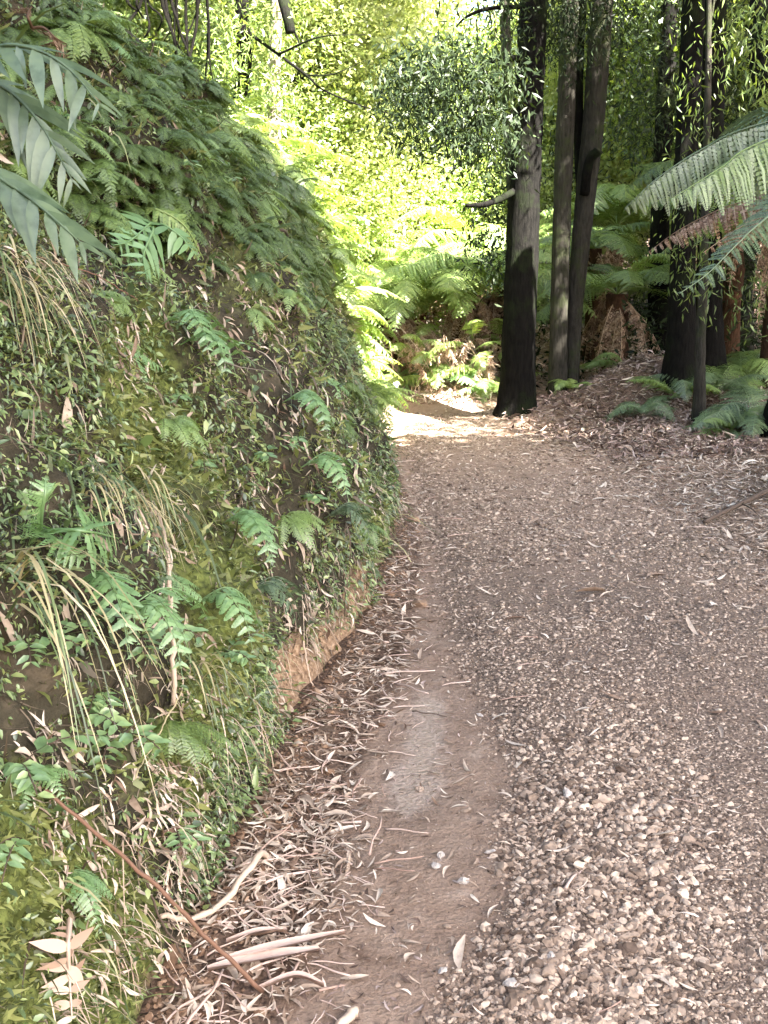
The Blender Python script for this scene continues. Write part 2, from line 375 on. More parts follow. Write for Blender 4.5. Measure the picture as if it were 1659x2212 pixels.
def grid(xs, ys, fn, name, mat, attrs=None, keep=None):
    X, Y = np.meshgrid(xs, ys)
    P = fn(X.ravel(), Y.ravel())
    nx, ny = len(xs), len(ys)
    i, j = np.meshgrid(np.arange(nx - 1), np.arange(ny - 1)); b = (j * nx + i).ravel()
    q = np.stack([b, b + 1, b + nx + 1, b + nx], 1)
    mb = MB(); mb.add(P, q)
    return mb.mesh(name, mat, True, attrs(X.ravel(), Y.ravel(), P) if attrs else None)

def uneven(lo, hi, c, fine, grow, maxstep):
    out = [c]; s = fine
    while out[-1] < hi: out.append(out[-1] + s); s = min(s * grow, maxstep)
    left = [c]; s = fine
    while left[-1] > lo: left.append(left[-1] - s); s = min(s * grow, maxstep)
    return np.array(left[:0:-1] + out)

# ground sheet out to the horizon
gx = uneven(-70, 70, 1.5, 0.12, 1.07, 8); gy = uneven(-25, 110, 9.0, 0.12, 1.06, 8)
o = link('ground', grid(gx, gy, lambda x, y: np.stack([x, y, H(x, y) - 0.05 + 0.0 * x], -1), 'ground', M['ground']))
tag(o, 'dark brown forest floor beyond and beside the track', 'ground', kind='structure')

# the track: one fine sheet from the bank foot to the litter on the right, and round the bend
WET_GLARE = [gnd(905, 1665), gnd(925, 1520), gnd(915, 1590), gnd(880, 1700)]  # spots of wet mud whose sky glare is lightened into the track colour
def track_pts(u, y):
    x = foot(y) - 0.12 + u * (4.6 - foot(y))
    return np.stack([x, y, H(x, y)], -1)
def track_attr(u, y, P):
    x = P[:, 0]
    grit_shade = sstep(-0.05, 0.18, x - mudx(y)) * (0.35 + 0.65 * fbm(x * 1.1, y * 0.8, 55, 2))  # darker base painted between the stones as the shade of their gaps
    wet = sum(np.exp(-((x - w[0]) / 0.075) ** 2 - ((y - w[1]) / 0.15) ** 2) for w in WET_GLARE)
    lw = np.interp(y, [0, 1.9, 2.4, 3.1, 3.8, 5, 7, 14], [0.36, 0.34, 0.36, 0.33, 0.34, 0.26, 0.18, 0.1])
    damp_shade = np.maximum(sstep(lw, lw * 0.5, x - foot(y)), sstep(0.0, 1.8, x - xr(y)) * sstep(13, 12, y))  # moist soil under litter, darkened further to paint the shade in its gaps
    return {'damp_shade': damp_shade, 'grit_shade': np.clip(grit_shade * 1.2, 0, 1) * (0.3 + 0.7 * sstep(7.5, 4, y)), 'wet': np.clip(wet * 0.85, 0, 0.8)}
ty = np.concatenate([np.arange(0.2, 4, 0.022), np.arange(4, 8, 0.04), np.arange(8, 17, 0.08)])
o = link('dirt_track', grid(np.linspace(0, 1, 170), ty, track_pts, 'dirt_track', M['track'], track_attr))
tag(o, 'brown earth vehicle track strewn with gravel, bending left past the trees', 'track', kind='structure')

# places on the bank face, measured from the photograph: (px, py, rx, ry, weight)
MOSSY = [(280, 800, 90, 190, 1.0), (330, 960, 70, 70, 1.0), (60, 1900, 130, 260, 0.9), (520, 1500, 130, 150, 0.8), (380, 1630, 120, 120, 0.7), (215, 1330, 60, 60, 0.3),
         (80, 2150, 200, 130, 0.7), (110, 720, 60, 120, 0.5), (180, 960, 60, 90, 0.6), (250, 2080, 90, 130, 0.6), (640, 1060, 130, 150, 0.25), (560, 1750, 40, 60, .3)]
LITTER = [(330, 1800, 150, 130, 1.0), (480, 1850, 110, 130, 1.0), (420, 2000, 110, 110, .9), (560, 1640, 70, 90, .7), (300, 2080, 70, 80, .5), (280, 780, 45, 70, 0.8), (330, 880, 40, 60, 0.8), (690, 1330, 60, 60, 0.9), (300, 1130, 110, 60, 0.8), (120, 1330, 120, 40, 0.5), (590, 1580, 50, 60, 0.5),
          (640, 900, 150, 120, 0.5), (90, 600, 90, 60, .8), (540, 680, 120, 100, 0.5), (420, 1950, 100, 80, 1.0), (60, 1620, 70, 70, 0.6), (540, 1030, 60, 60, 0.6), (500, 1650, 50, 80, .6)]
BARE = [(20, 900, 60, 110, 1), (200, 620, 70, 90, 0.9), (170, 1000, 40, 60, 0.6), (110, 880, 60, 60, .8), (330, 560, 80, 50, .6), (190, 820, 30, 90, .5)]
SOIL = [(700, 1440, 90, 60, 1.0), (600, 1720, 45, 90, 0.9), (770, 1390, 45, 60, 0.7), (660, 1500, 60, 60, 0.8), (390, 2060, 35, 60, 0.6), (330, 2130, 50, 60, 0.6), (570, 1800, 30, 60, .8), (830, 1250, 30, 60, .5), (300, 2190, 40, 40, .4)]
def blobs(P, B):
    px, py, _ = proj(P); w = 0 * px
    for x, y, a, b, k in B: w = np.maximum(w, k * np.exp(-((px - x) / a) ** 2 - ((py - y) / b) ** 2))
    return w
by_ = np.concatenate([np.arange(-2.5, 1, 0.12), np.arange(1, 6, 0.026), np.arange(6, 14.5, 0.06), np.arange(14.5, 26, 0.4)])
bs_ = np.concatenate([np.arange(0, 1.6, 0.02), np.arange(1.6, 5.0, 0.045), np.arange(5, PS[-1], 0.3)])
def bank_moss(y, s, P): return np.clip(0.75 * sstep(0.45, 0.75, fbm(y * 1.3, s * 1.0, 77, 3)) + 0.9 * blobs(P, MOSSY) - 0.9 * blobs(P, BARE), 0, 1)
def bank_attr(y, s, P):
    soil = sstep(S_LIP + 0.06, S_LIP - 0.04, s) * sstep(0.35, 0.75, fbm(y * 2.2, s * 2, 88, 2))
    soil = np.clip(soil * sstep(8, 5, y) * sstep(2.6, 3.2, y) * 0.8 + 0.95 * blobs(P, SOIL) * sstep(1.0, .5, P[:, 2]), 0, 1)
    return {'moss': bank_moss(y, s, P) * (1 - soil), 'soil': soil}
bank = link('bank', grid(by_, bs_, bank0, 'bank', M['bank'], bank_attr))
tag(bank, 'steep mossy earth cutting along the left side of the track', 'bank', kind='structure')

# ------------------------------------------------------------------ small shapes for the stuff
def ico():
    p = (1 + 5 ** .5) / 2
    v = nrm(np.array([(-1, p, 0), (1, p, 0), (-1, -p, 0), (1, -p, 0), (0, -1, p), (0, 1, p), (0, -1, -p), (0, 1, -p), (p, 0, -1), (p, 0, 1), (-p, 0, -1), (-p, 0, 1)], float))
    f = np.array([(0, 11, 5), (0, 5, 1), (0, 1, 7), (0, 7, 10), (0, 10, 11), (1, 5, 9), (5, 11, 4), (11, 10, 2), (10, 7, 6), (7, 1, 8), (3, 9, 4), (3, 4, 2), (3, 2, 6), (3, 6, 8), (3, 8, 9), (4, 9, 5), (2, 4, 11), (6, 2, 10), (8, 6, 7), (9, 8, 1)])
    return v, f
def ico2(k=1):
    v, f = ico(); v = list(map(tuple, v))
    for _ in range(k):
        mid = {}; nf = []
        def m_(a, b):
            key = (min(a, b), max(a, b))
            if key not in mid:
                mid[key] = len(v); v.append(tuple(nrm(np.array(v[a]) + np.array(v[b]))))
            return mid[key]
        for a, b, c in f:
            x, y, z = m_(a, b), m_(b, c), m_(c, a)
            nf += [(a, x, z), (b, y, x), (c, z, y), (x, y, z)]
        f = np.array(nf)
    return np.array(v), np.array(f)
def stone_shape(k=0, seed=0):
    """a broken pebble: a ball cut by random planes"""
    r = np.random.default_rng(seed); v, f = ico2(k)
    v = v * 1.0
    for _ in range(9):
        n = nrm(r.normal(size=3)); d = r.uniform(0.45, 0.85)
        h = v @ n; v = v - np.maximum(h - d, 0)[:, None] * n
    v *= np.array([1, r.uniform(0.6, 0.95), r.uniform(0.34, 0.6)])
    v += r.normal(size=v.shape) * 0.05
    return v, f
STONES = [stone_shape(0, i) for i in range(6)]
STONES2 = [stone_shape(1, 50 + i) for i in range(6)]

def sickle(seg=4, curl=0.25, sick=0.18, fold=0.3):
    """dead leaf, long and curved: x along, two half blades either side of the midrib"""
    t = np.linspace(0, 1, seg + 1); w = 0.5 * np.sin(math.pi * np.clip(t, 0.02, 0.98)) ** 0.8
    y0 = sick * np.sin(math.pi * t); z0 = curl * (t - 0.5) ** 2 * 2
    v = []
    for i in range(seg + 1):
        v += [(t[i], y0[i] - w[i] * 0.2, z0[i] + fold * w[i] * 0.2), (t[i], y0[i], z0[i]), (t[i], y0[i] + w[i] * 0.2, z0[i] + fold * w[i] * 0.2)]
    q = []
    for i in range(seg): b = i * 3; q += [(b, b + 3, b + 4, b + 1), (b + 1, b + 4, b + 5, b + 2)]
    return np.array(v), np.array(q)
DEAD = [sickle(4, c, s, f) for c, s, f in ((0.10, 0.08, 0.4), (-0.12, 0.12, 0.6), (0.22, -0.05, -0.4), (0.05, 0.14, 0.8), (-0.2, -0.1, 0.4))]

def leaf_quadshape(w=0.4, bend=0.15):
    v = np.array([(0, 0, 0), (0.33, -w * .5, 0.05), (0.38, 0, -0.04), (0.33, w * .5, 0.05), (0.72, -w * .36, 0.02 - bend * .4), (0.74, 0, -0.05 - bend * .4), (0.72, w * .36, 0.02 - bend * .4), (1, 0, -bend)])
    q = np.array([(0, 1, 2, 2), (0, 2, 3, 3)])
    t = np.array([(0, 1, 2), (0, 2, 3), (4, 7, 5), (5, 7, 6)]); q = np.array([(1, 4, 5, 2), (2, 5, 6, 3)])
    return v, q, t
def blade(seg=4, w=0.06, droop=0.8):
    t = np.linspace(0, 1, seg + 1); ww = w * (1 - t ** 1.6) + 0.003
    x = t - 0.18 * droop * t ** 3; z = -droop * 0.55 * t ** 2
    v = []
    for i in range(seg + 1): v += [(x[i], -ww[i], z[i]), (x[i], ww[i], z[i])]
    q = [(2 * i, 2 * i + 2, 2 * i + 3, 2 * i + 1) for i in range(seg)]
    return np.array(v), np.array(q)

def infr(P, m=60):
    px, py, d = proj(P)
    return (px > -m) & (px < 1659 + m) & (py > -m) & (py < 2212 + m) & (d > 0.3)

# ---------------- gravel on the track (stuff)
def scatter_track(n, ylo=1.5, yhi=13.5):
    n = int(n * 1.45); y = np.exp(R.uniform(math.log(ylo), math.log(yhi), n * 3))
    half = 0.50 * y + 0.9
    x = R.uniform(-1, 1, n * 3) * half
    # log-uniform y with width ~ y is even in the picture; thin a little with distance
    ok = (x > foot(y) + 0.02) & (x < 4.5)
    x, y = x[ok][:n], y[ok][:n]
    return x, y
def put_stones(mb, shapes, x, y, size, sink=0.25):
    k = R.integers(0, len(shapes), len(x))
    z = H(x, y)
    for i, (v, f) in enumerate(shapes):
        m = k == i; N = m.sum()
        a = R.uniform(0, 2 * math.pi, N); ti = R.normal(0, 0.28, (N, 2))
        up = nrm(np.stack([ti[:, 0], ti[:, 1], np.ones(N)], 1)); d = np.stack([np.cos(a), np.sin(a), np.zeros(N)], 1)
        d = nrm(d - up * np.sum(d * up, 1, keepdims=True)); s = np.cross(up, d)
        Mx = np.stack([d, s, up], -1) * size[m][:, None, None]
        bake(mb, v, None, f, np.stack([x[m], y[m], z[m] + size[m] * (0.5 - (sink if np.isscalar(sink) else sink[m])) * 0.6], 1), Mx)
gr = MB()
x, y = scatter_track(105000)
edge = sstep(-0.03, 0.10, x - mudx(y) + 0.10 * (vn(y * 3, x * 3, 8) - 0.5))
right = sstep(1.0, -0.1, x - xr(y))
clus = fbm(x * 1.5, y * 1.0, 61, 3)
tracks = 1 - 0.55 * np.exp(-((x - (0.95 + 0.02 * y)) / 0.32) ** 2) * sstep(2.0, 2.8, y) * 0.6
dens = edge * right * np.clip(0.62 + 2.2 * (clus - 0.42), 0.22, 1) * np.where(x > 1.0 + 0.0 * y, 0.7, 1.0) * sstep(13.5, 11, y) ** 0.5
k = R.random(len(x)) < dens * 0.95
x, y = x[k], y[k]
heap = sstep(0.5, 0.05, np.abs(x - mudx(y) - 0.35)) * sstep(3.6, 2.6, y)
size = 0.0057 * np.exp(R.normal(0, 0.42, len(x))) * (0.75 + 0.45 * np.sqrt(y / 3)) * (1 + 0.35 * heap)
zone = sstep(0.55, 0.15, np.abs(x - mudx(y) - 0.28 - 0.12 * (fbm(y * 1.5, x, 62, 2) - .5))) * sstep(4.6, 2.8, y)
size = np.clip(size * (0.68 + 0.26 * zone + 0.45 * sstep(3.0, 6, y)), 0.003, 0.028)
near = y < 3.4
put_stones(gr, STONES2, x[near], y[near], size[near], 0.3 + 0.35 * (1 - zone[near])); put_stones(gr, STONES, x[~near], y[~near], size[~near], 0.35)
# fines between the stones
x, y = scatter_track(40000, 1.5, 8)
k = R.random(len(x)) < sstep(-0.02, 0.05, x - mudx(y)) * 0.9 + 0.16 * sstep(.4, .6, fbm(x * 4, y * 4, 301, 2))
x, y = x[k], y[k]
put_stones(gr, STONES, x, y, R.uniform(0.0015, 0.004, len(x)) * (0.6 + 0.2 * y), 0.1)
o = link('gravel', gr.mesh('gravel', M['stone'], False)); tag(o, 'loose pale crushed gravel spread over the track', 'gravel', kind='stuff')

# ---------------- dead leaves on the track edges (stuff)
def put_leaves(mb, pos, nrmv, L, lay=0.35, width=1.0, dirs=None):
    N0 = len(pos); k = R.integers(0, len(DEAD), N0)
    for i, (v, q) in enumerate(DEAD):
        m = k == i; N = m.sum()
        n = nrm(nrmv[m] + R.normal(0, lay, (N, 3)))
        d = R.normal(size=(N, 3)) if dirs is None else dirs[m] + R.normal(0, 0.5, (N, 3))
        d = nrm(d - n * np.sum(d * n, 1, keepdims=True)); s = np.cross(n, d)
        Mx = np.stack([d, s * width * R.uniform(0.45, 1.3, (N, 1)), n], -1) * L[m][:, None, None]
        bake(mb, v, q, None, pos[m] - d * L[m][:, None] * 0.5, Mx)
lf = MB()
UP = np.array([0, 0, 1.0])
x, y = scatter_track(85000, 1.5, 14)
lit_w = np.interp(y, [0, 1.9, 2.4, 3.1, 3.8, 5, 7, 14], [0.40, 0.37, 0.40, 0.34, 0.37, 0.29, 0.2, 0.12])
dl = x - foot(y)
band = sstep(lit_w, lit_w * 0.55, dl + 0.12 * (fbm(y * 2.5, x * 2.5, 66, 2) - 0.5))
rt = sstep(-0.7, 0.9, x - xr(y) + 0.9 * (fbm(x * 1.2, y * 1.2, 67, 2) - 0.5))
patch = 0.35 + 0.65 * sstep(0.38, 0.6, fbm(x * 2.2, y * 1.6, 69, 3))
p = np.maximum(band * 0.50 * patch, np.maximum(rt ** 1.5 * 0.95, 0.018 + 0.05 * sstep(3, 7, y)))
k = R.random(len(x)) < p
x, y, rt_, band_ = x[k], y[k], rt[k], band[k]
L = 0.035 * np.exp(R.normal(0, 0.45, len(x))) * (0.85 + 0.06 * y)
pos = np.stack([x, y, H(x, y) + 0.006 + R.random(len(x)) ** 2 * 0.022 * np.maximum(band_, rt_)], 1)
put_leaves(lf, pos, np.tile(UP, (len(x), 1)), L, 0.24, 1.0)
o = link('leaf_litter', lf.mesh('leaf_litter', M['litter'])); tag(o, 'pale curled dead leaves drifted along both edges of the track', 'leaf litter', kind='stuff')
# broken twigs through the litter
x, y = scatter_track(9000, 1.5, 9); k = R.random(len(x)) < np.maximum(sstep(0.5, 0.05, x - foot(y)), 0.02) * 0.4; x, y = x[k], y[k]; mb = MB()
tw = MB(); tube(tw, smooth_path([(0, 0, 0), (.35, .03, .02), (.7, -.02, 0.02), (1, .03, 0)], 7), np.linspace(0.022, 0.012, 7), 5); tv, tq, tt_ = tw.arrays()
a_ = R.uniform(0, 6.28, len(x)); d = np.stack([np.cos(a_), np.sin(a_), R.normal(0, .12, len(x))], 1); L = 0.075 * np.exp(R.normal(0, 0.5, len(x)))
bake(mb, tv, tq, tt_, np.stack([x, y, H(x, y) + 0.012], 1), frames(d, np.cross(UP + 0 * d, d)) * L[:, None, None])
o = link('litter_twigs', mb.mesh('litter_twigs', M['strip'])); tag(o, 'small broken twigs strewn through the dead leaves', 'twigs', kind='stuff')
# crumbled soil below the bare cut
n = 2600; y = np.exp(R.uniform(math.log(1.8), math.log(8), n)); x = foot(y) + np.abs(R.normal(0, 0.09, n)) - 0.02; mb = MB(); put_stones(mb, STONES, x, y, 0.006 * np.exp(R.normal(0, 0.6, n)), 0.2)
o = link('soil_crumbs', mb.mesh('soil_crumbs', M['clod'], False)); tag(o, 'crumbled clods of soil along the foot of the cutting', 'soil', kind='stuff')
# crumbs, bark bits and broken leaf on the bare mud and among the litter
x, y = scatter_track(14000, 1.5, 8); k = R.random(len(x)) < sstep(0.1, -0.1, x - mudx(y)) * (0.15 + 0.6 * sstep(.45, .65, fbm(x * 3, y * 3, 311, 2))); x, y = x[k], y[k]; mb = MB()
put_leaves(mb, np.stack([x, y, H(x, y) + 0.004], 1), np.tile(UP, (len(x), 1)), 0.013 * np.exp(R.normal(0, 0.5, len(x))), 0.3, 1.3)
o = link('litter_crumbs', mb.mesh('litter_crumbs', M['litter_dark'])); tag(o, 'dark crumbs of bark and broken leaf on the bare mud', 'leaf litter', kind='stuff')
# leaf colour carries the light: dark for tree shade, pale for the sunny slope
lf = MB()
n = 22000
y = R.uniform(8.5, 17, n); x = R.uniform(-1.5, 0.42 * y + 0.5, n)
k = ((x > xr(y) + 0.5 - 0.4 * R.random(n)) & (y < 14.5)) | (y > yfar(x) + 0.15)
x, y = x[k], y[k]
pos = np.stack([x, y, H(x, y) + 0.005 + 0.05 * R.random(len(x)) ** 2], 1)
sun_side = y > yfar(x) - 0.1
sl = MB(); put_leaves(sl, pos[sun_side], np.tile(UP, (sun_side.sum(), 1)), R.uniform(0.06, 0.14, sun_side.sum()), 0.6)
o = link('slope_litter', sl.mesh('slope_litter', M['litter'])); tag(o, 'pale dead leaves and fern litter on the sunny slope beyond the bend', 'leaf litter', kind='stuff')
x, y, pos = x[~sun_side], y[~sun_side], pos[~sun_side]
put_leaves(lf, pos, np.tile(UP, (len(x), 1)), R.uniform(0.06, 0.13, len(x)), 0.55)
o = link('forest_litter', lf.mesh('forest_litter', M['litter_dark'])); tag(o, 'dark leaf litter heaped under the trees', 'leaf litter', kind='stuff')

# ---------------- the bank's cover (stuff): moss, small leaves, grass, dead leaves
def scatter_bank(n, ylo=1.0, yhi=13.8, smax=6.3, smin=None):
    y = np.exp(R.uniform(math.log(ylo), math.log(yhi), n)); s = R.uniform(S_FOOT + 0.03 if smin is None else smin, smax, n)
    P = bank0(y, s); k = infr(P); y, s, P = y[k], s[k], P[k]
    return y, s, P, bankn(y, s)
# moss tufts
y, s, P, N = scatter_bank(620000)
mo = bank_moss(y, s, P); soilz = bank_attr(y, s, P)['soil']
k = R.random(len(y)) < (0.30 * sstep(.3, .6, fbm(y * 5, s * 5, 111, 2)) + 0.8 * mo ** 1.2) * (1 - 0.95 * soilz) * sstep(6.2, 5.0, s) * 0.85
y, s, P, N = y[k], s[k], P[k], N[k]
mb = MB(); v, q = blade(2, 0.16, 0.7)
d = nrm(N * 0.8 + R.normal(0, 0.55, N.shape) + np.array([0, 0, -0.25]))
L = 0.016 * np.exp(R.normal(0, 0.45, len(y))) * (0.7 + 0.22 * y)
bake(mb, v, q, None, P - N * 0.004, frames(d) * L[:, None, None])
o = link('moss', mb.mesh('moss', M['moss'])); tag(o, 'yellow green moss cushions matted over the cut bank', 'moss', kind='stuff')
# small leaved ground cover
y, s, P, N = scatter_bank(520000, 1.4)
g = fbm(y * 1.6, s * 1.4, 101, 3)
mo = bank_moss(y, s, P); bare = blobs(P, BARE); soilz = bank_attr(y, s, P)['soil']
k = R.random(len(y)) < np.clip(0.38 + 5.0 * (g - 0.48), 0.10, 1.0) * (1 - 0.35 * mo) * (1 - 0.6 * bare) * (1 - 0.96 * soilz)
y, s, P, N = y[k], s[k], P[k], N[k]
mb = MB()
for i, w in enumerate((0.38, 0.55, 0.26)):
    m = R.integers(0, 3, len(y)) == i
    v, q, t = leaf_quadshape(w, 0.25)
    d = nrm(N[m] * 0.55 + R.normal(0, 0.55, N[m].shape) + np.array([0.15, -0.1, -0.45]))
    L = 0.0135 * np.exp(R.normal(0, 0.42, m.sum())) * (0.75 + 0.13 * y[m])
    up = N[m] * 0.6 + UP * 0.6 + R.normal(0, 0.3, N[m].shape)
    Fm = frames(d, np.cross(up, d)) * L[:, None, None]
    bake(mb, v, q, t, P[m] + N[m] * R.uniform(0, 0.035, (m.sum(), 1)), Fm)
o = link('ground_cover', mb.mesh('ground_cover', M['cover'])); tag(o, 'tiny leaved creeping green plants covering the bank', 'ground cover', kind='stuff')
# drooping grass and fine hanging fern stems
y, s, P, N = scatter_bank(150000)
g = fbm(y * 1.2, s * 0.9, 140, 3); soilz = bank_attr(y, s, P)['soil']
k = R.random(len(y)) < np.clip(0.10 + 1.8 * (g - 0.45), 0.05, 0.6) * (1 - 0.97 * soilz) * (1 - 0.6 * blobs(P, MOSSY))
y, s, P, N = y[k], s[k], P[k], N[k]
mb = MB()
for i, (w, dr) in enumerate(((0.018, 1.0), (0.024, 1.7), (0.013, 0.7))):
    m = R.integers(0, 3, len(y)) == i
    v, q = blade(4, w, dr)
    d = nrm(N[m] * 0.7 + R.normal(0, 0.4, N[m].shape) + np.array([0.1, -0.15, 0.1]))
    Fm = frames(d, np.cross(UP + 0 * d, d)); L = 0.065 * np.exp(R.normal(0, 0.5, m.sum())) * (0.8 + 0.08 * y[m])
    bake(mb, v, q, None, P[m], Fm * L[:, None, None])
o = link('grass', mb.mesh('grass', M['grass'])); tag(o, 'thin green grass blades drooping down the bank', 'grass', kind='stuff')
# dead stalks and fibres matted through it
y, s, P, N = scatter_bank(90000)
soilz = bank_attr(y, s, P)['soil']; k = R.random(len(y)) < (0.42 + 0.5 * blobs(P, BARE) + 0.4 * sstep(.45, .6, fbm(y * 3, s * 3, 155, 2))) * (1 - 0.6 * soilz) * (1 - .7 * bank_moss(y, s, P))
y, s, P, N = y[k], s[k], P[k], N[k]; mb = MB()
for i, (w, dr) in enumerate(((0.02, 0.8), (0.03, 1.6), (0.05, -0.5))):
    m = R.integers(0, 3, len(y)) == i; v, q = blade(3, w, dr)
    d = nrm(N[m] * 0.35 + R.normal(0, 0.55, N[m].shape) + np.array([0.1, -0.1, -0.35])); L = 0.04 * np.exp(R.normal(0, 0.5, m.sum())) * (0.8 + 0.08 * y[m])
    bake(mb, v, q, None, P[m], frames(d, np.cross(UP + 0 * d, d)) * L[:, None, None])
o = link('dead_stalks', mb.mesh('dead_stalks', M['fibres'])); tag(o, 'dead brown stalks and fibres matted over the bank', 'dead stalks', kind='stuff')
# dead leaves caught on the bank
y, s, P, N = scatter_bank(75000, 1.75)
g = fbm(y * 2.0, s * 1.6, 170, 3)
k = R.random(len(y)) < np.clip(0.07 + 1.0 * (g - 0.49), 0.025, 0.35) + 0.75 * blobs(P, LITTER)
k &= R.random(len(y)) < sstep(4.2, 3.0, s) * 0.9 + 0.1
y, s, P, N = y[k], s[k], P[k], N[k]
mb = MB(); dn = np.tile(np.array([0.45, -0.1, -0.9]), (len(y), 1))
put_leaves(mb, P + N * 0.012, N, 0.042 * np.exp(R.normal(0, 0.35, len(y))) * (0.8 + 0.07 * y), 0.5, 1.0, dn)
o = link('bank_litter', mb.mesh('bank_litter', M['litter'])); tag(o, 'dead brown leaves caught on the face of the bank', 'leaf litter', kind='stuff')
# fine rootlets at the foot of the cutting
mb = MB()
n = 420; y = np.exp(R.uniform(math.log(1.6), math.log(8), n)); s = S_LIP + R.uniform(-0.12, 0.15, n); P = bank0(y, s); N = bankn(y, s)
v, q = blade(4, 0.012, 2.6)
d = nrm(N * 0.6 + R.normal(0, 0.4, N.shape)); L = R.uniform(0.04, 0.14, n)
bake(mb, v, q, None, P, frames(d, np.cross(UP + 0 * d, d)) * L[:, None, None])
o = link('rootlets', mb.mesh('rootlets', M['palestick'])); tag(o, 'thin pale rootlets hanging over the bare soil at the bank foot', 'roots', kind='stuff')

# ------------------------------------------------------------------ where a measured sight line meets the bank
def bank_hit(px, py, out=0.0, up=0.0):
    d = ray(px, py); best = None
    for Y in np.arange(0.9, 15, 0.02):
        p = np.array([0, 0, EYE]) + d * (Y / d[1])
        bx = foot(p[1]) + np.interp(p[2], PROF[1:, 1], PROF[1:, 0])
        if p[0] <= bx or p[2] < 0: best = p; break
    if best is None: best = p
    s = float(np.interp(best[2], PROF[1:, 1], PS[1:])); y = best[1]; w = 0.5
    for _ in range(4):                                   # settle on the rough surface itself
        yy, ss = np.meshgrid(y + np.linspace(-w, w, 21), s + np.linspace(-w, w, 21)); Q = bank0(yy.ravel(), ss.ravel()); a, b, dd = proj(Q)
        k = int(np.argmin(((a - px) ** 2 + (b - py) ** 2) / dd ** 2 * 10 + dd * 1.0)) if w > .3 else int(np.argmin((a - px) ** 2 + (b - py) ** 2)); y, s, w = yy.ravel()[k], ss.ravel()[k], w * 0.35
    q = bank0(y, s)
    return q + nrm(np.array([0, 0, EYE]) - q) * out * 1.5 + np.array([0, 0, up])

# ------------------------------------------------------------------ fronds and ferns
KITE = (np.array([(0, 0, 0), (0.42, -0.5, 0.03), (1, 0, -0.08), (0.42, 0.5, 0.03)]), np.array([(0, 1, 2, 3)]))
def frond(mb, pts, W, pairs, style='bi', up=UP, lean=0.5, sag=0.25, m=9, stem=0.006, bare=0.12, pw=0.24, tip=0.75, ragged=0.08):
    """a fern frond along a path: pinnae left and right of the midrib"""
    pts = np.asarray(pts, float); n = len(pts)
    seg = np.linalg.norm(np.diff(pts, axis=0), axis=1); cum = np.concatenate([[0], np.cumsum(seg)]); Ltot = cum[-1]
    tan = nrm(np.gradient(pts, axis=0))
    side = nrm(np.cross(tan, up)); nor = np.cross(side, tan)
    t = np.linspace(bare, 0.995, pairs)
    sh = np.clip((1.02 - t) / 0.6, 0, 1) ** tip * np.clip((t - bare + 0.06) / 0.22, 0, 1) ** 0.6
    ip = lambda A: np.stack([np.interp(t * Ltot, cum, A[:, k]) for k in range(3)], 1)
    B, T, S, Nn = ip(pts), nrm(ip(tan)), nrm(ip(side)), nrm(ip(nor))
    D, U, Ln, Bp = [], [], [], []
    for sg in (-1, 1):
        l = W * sh * (1 + ragged * R.normal(size=pairs))
        d = nrm(S * sg + T * lean - Nn * sag + R.normal(0, ragged, (pairs, 3)))
        D.append(d); U.append(Nn); Ln.append(np.maximum(l, 0.004)); Bp.append(B)
    D, U, Ln, Bp = map(np.concatenate, (D, U, Ln, Bp))
    V = nrm(np.cross(U, D)); U2 = np.cross(D, V)
    if style == 'bi' or style == 'tooth':
        tt = (np.arange(m) + 0.6) / (m + 0.2)
        pl = 0.62 * (1.03 - tt) ** 0.55
        sp = Ltot * (1 - bare) / pairs
        P_, D_, U_, L_, W_ = [], [], [], [], []
        for j in range(m):
            base = Bp + D * (Ln * tt[j])[:, None] - U2 * (0.18 * Ln * tt[j] ** 2)[:, None]
            ll = np.minimum(Ln * 0.34, sp * (1.0 if style == 'bi' else 0.8)) * pl[j] * 1.35
            for sg in (-1, 1):
                P_.append(base); D_.append(nrm(V * sg + D * 0.55 - U2 * 0.12)); U_.append(U2); L_.append(ll); W_.append(Ln / m * (0.95 if style == 'bi' else 1.5))
        P_, D_, U_, L_, W_ = map(np.concatenate, (P_, D_, U_, L_, W_))
        V_ = nrm(np.cross(U_, D_)); Un = np.cross(D_, V_)
        bake(mb, KITE[0], KITE[1], None, P_, np.stack([D_ * L_[:, None], V_ * W_[:, None], Un * L_[:, None]], -1))
        # pinna tip and midrib blade
        bake(mb, KITE[0], KITE[1], None, Bp, np.stack([D * Ln[:, None], V * (Ln * 0.05)[:, None], U2 * (Ln * 2.0)[:, None] * 0.9], -1))
    else:
        t_ = np.linspace(0, 1, 7); w_ = 0.5 * np.sin(math.pi * np.clip(t_ ** 0.62, 0.10, 0.985)) ** 0.9; w_[0] = 0.2; w_[-1] = 0.01
        v = []
        for a, b in zip(t_, w_): v += [(a, -b, 0.02 * b - 0.2 * a * a), (a, 0, -0.004 - 0.2 * a * a), (a, b, 0.02 * b - 0.2 * a * a)]
        q = []
        for i in range(6): b = i * 3; q += [(b, b + 3, b + 4, b + 1), (b + 1, b + 4, b + 5, b + 2)]
        Wd = np.maximum(Ln * pw, 0.004)
        bake(mb, np.array(v), np.array(q), None, Bp, np.stack([D * Ln[:, None], V * Wd[:, None], U2 * Ln[:, None] * 0.8], -1))
    tube(mb, pts, np.linspace(stem, stem * 0.25, n), 4, cap=False)

def arc(d0, L, bend, n=14, p=0.9):
    """a path that starts along d0 and is bent over by its own weight"""
    d0 = nrm(np.array(d0, float)); t = np.linspace(0, 1, n)
    dirs = nrm(d0[None] + np.array([0, 0, -1.0])[None] * (bend * t ** p)[:, None])
    return np.concatenate([[[0, 0, 0]], np.cumsum(dirs[:-1] * (L / (n - 1)), axis=0)])

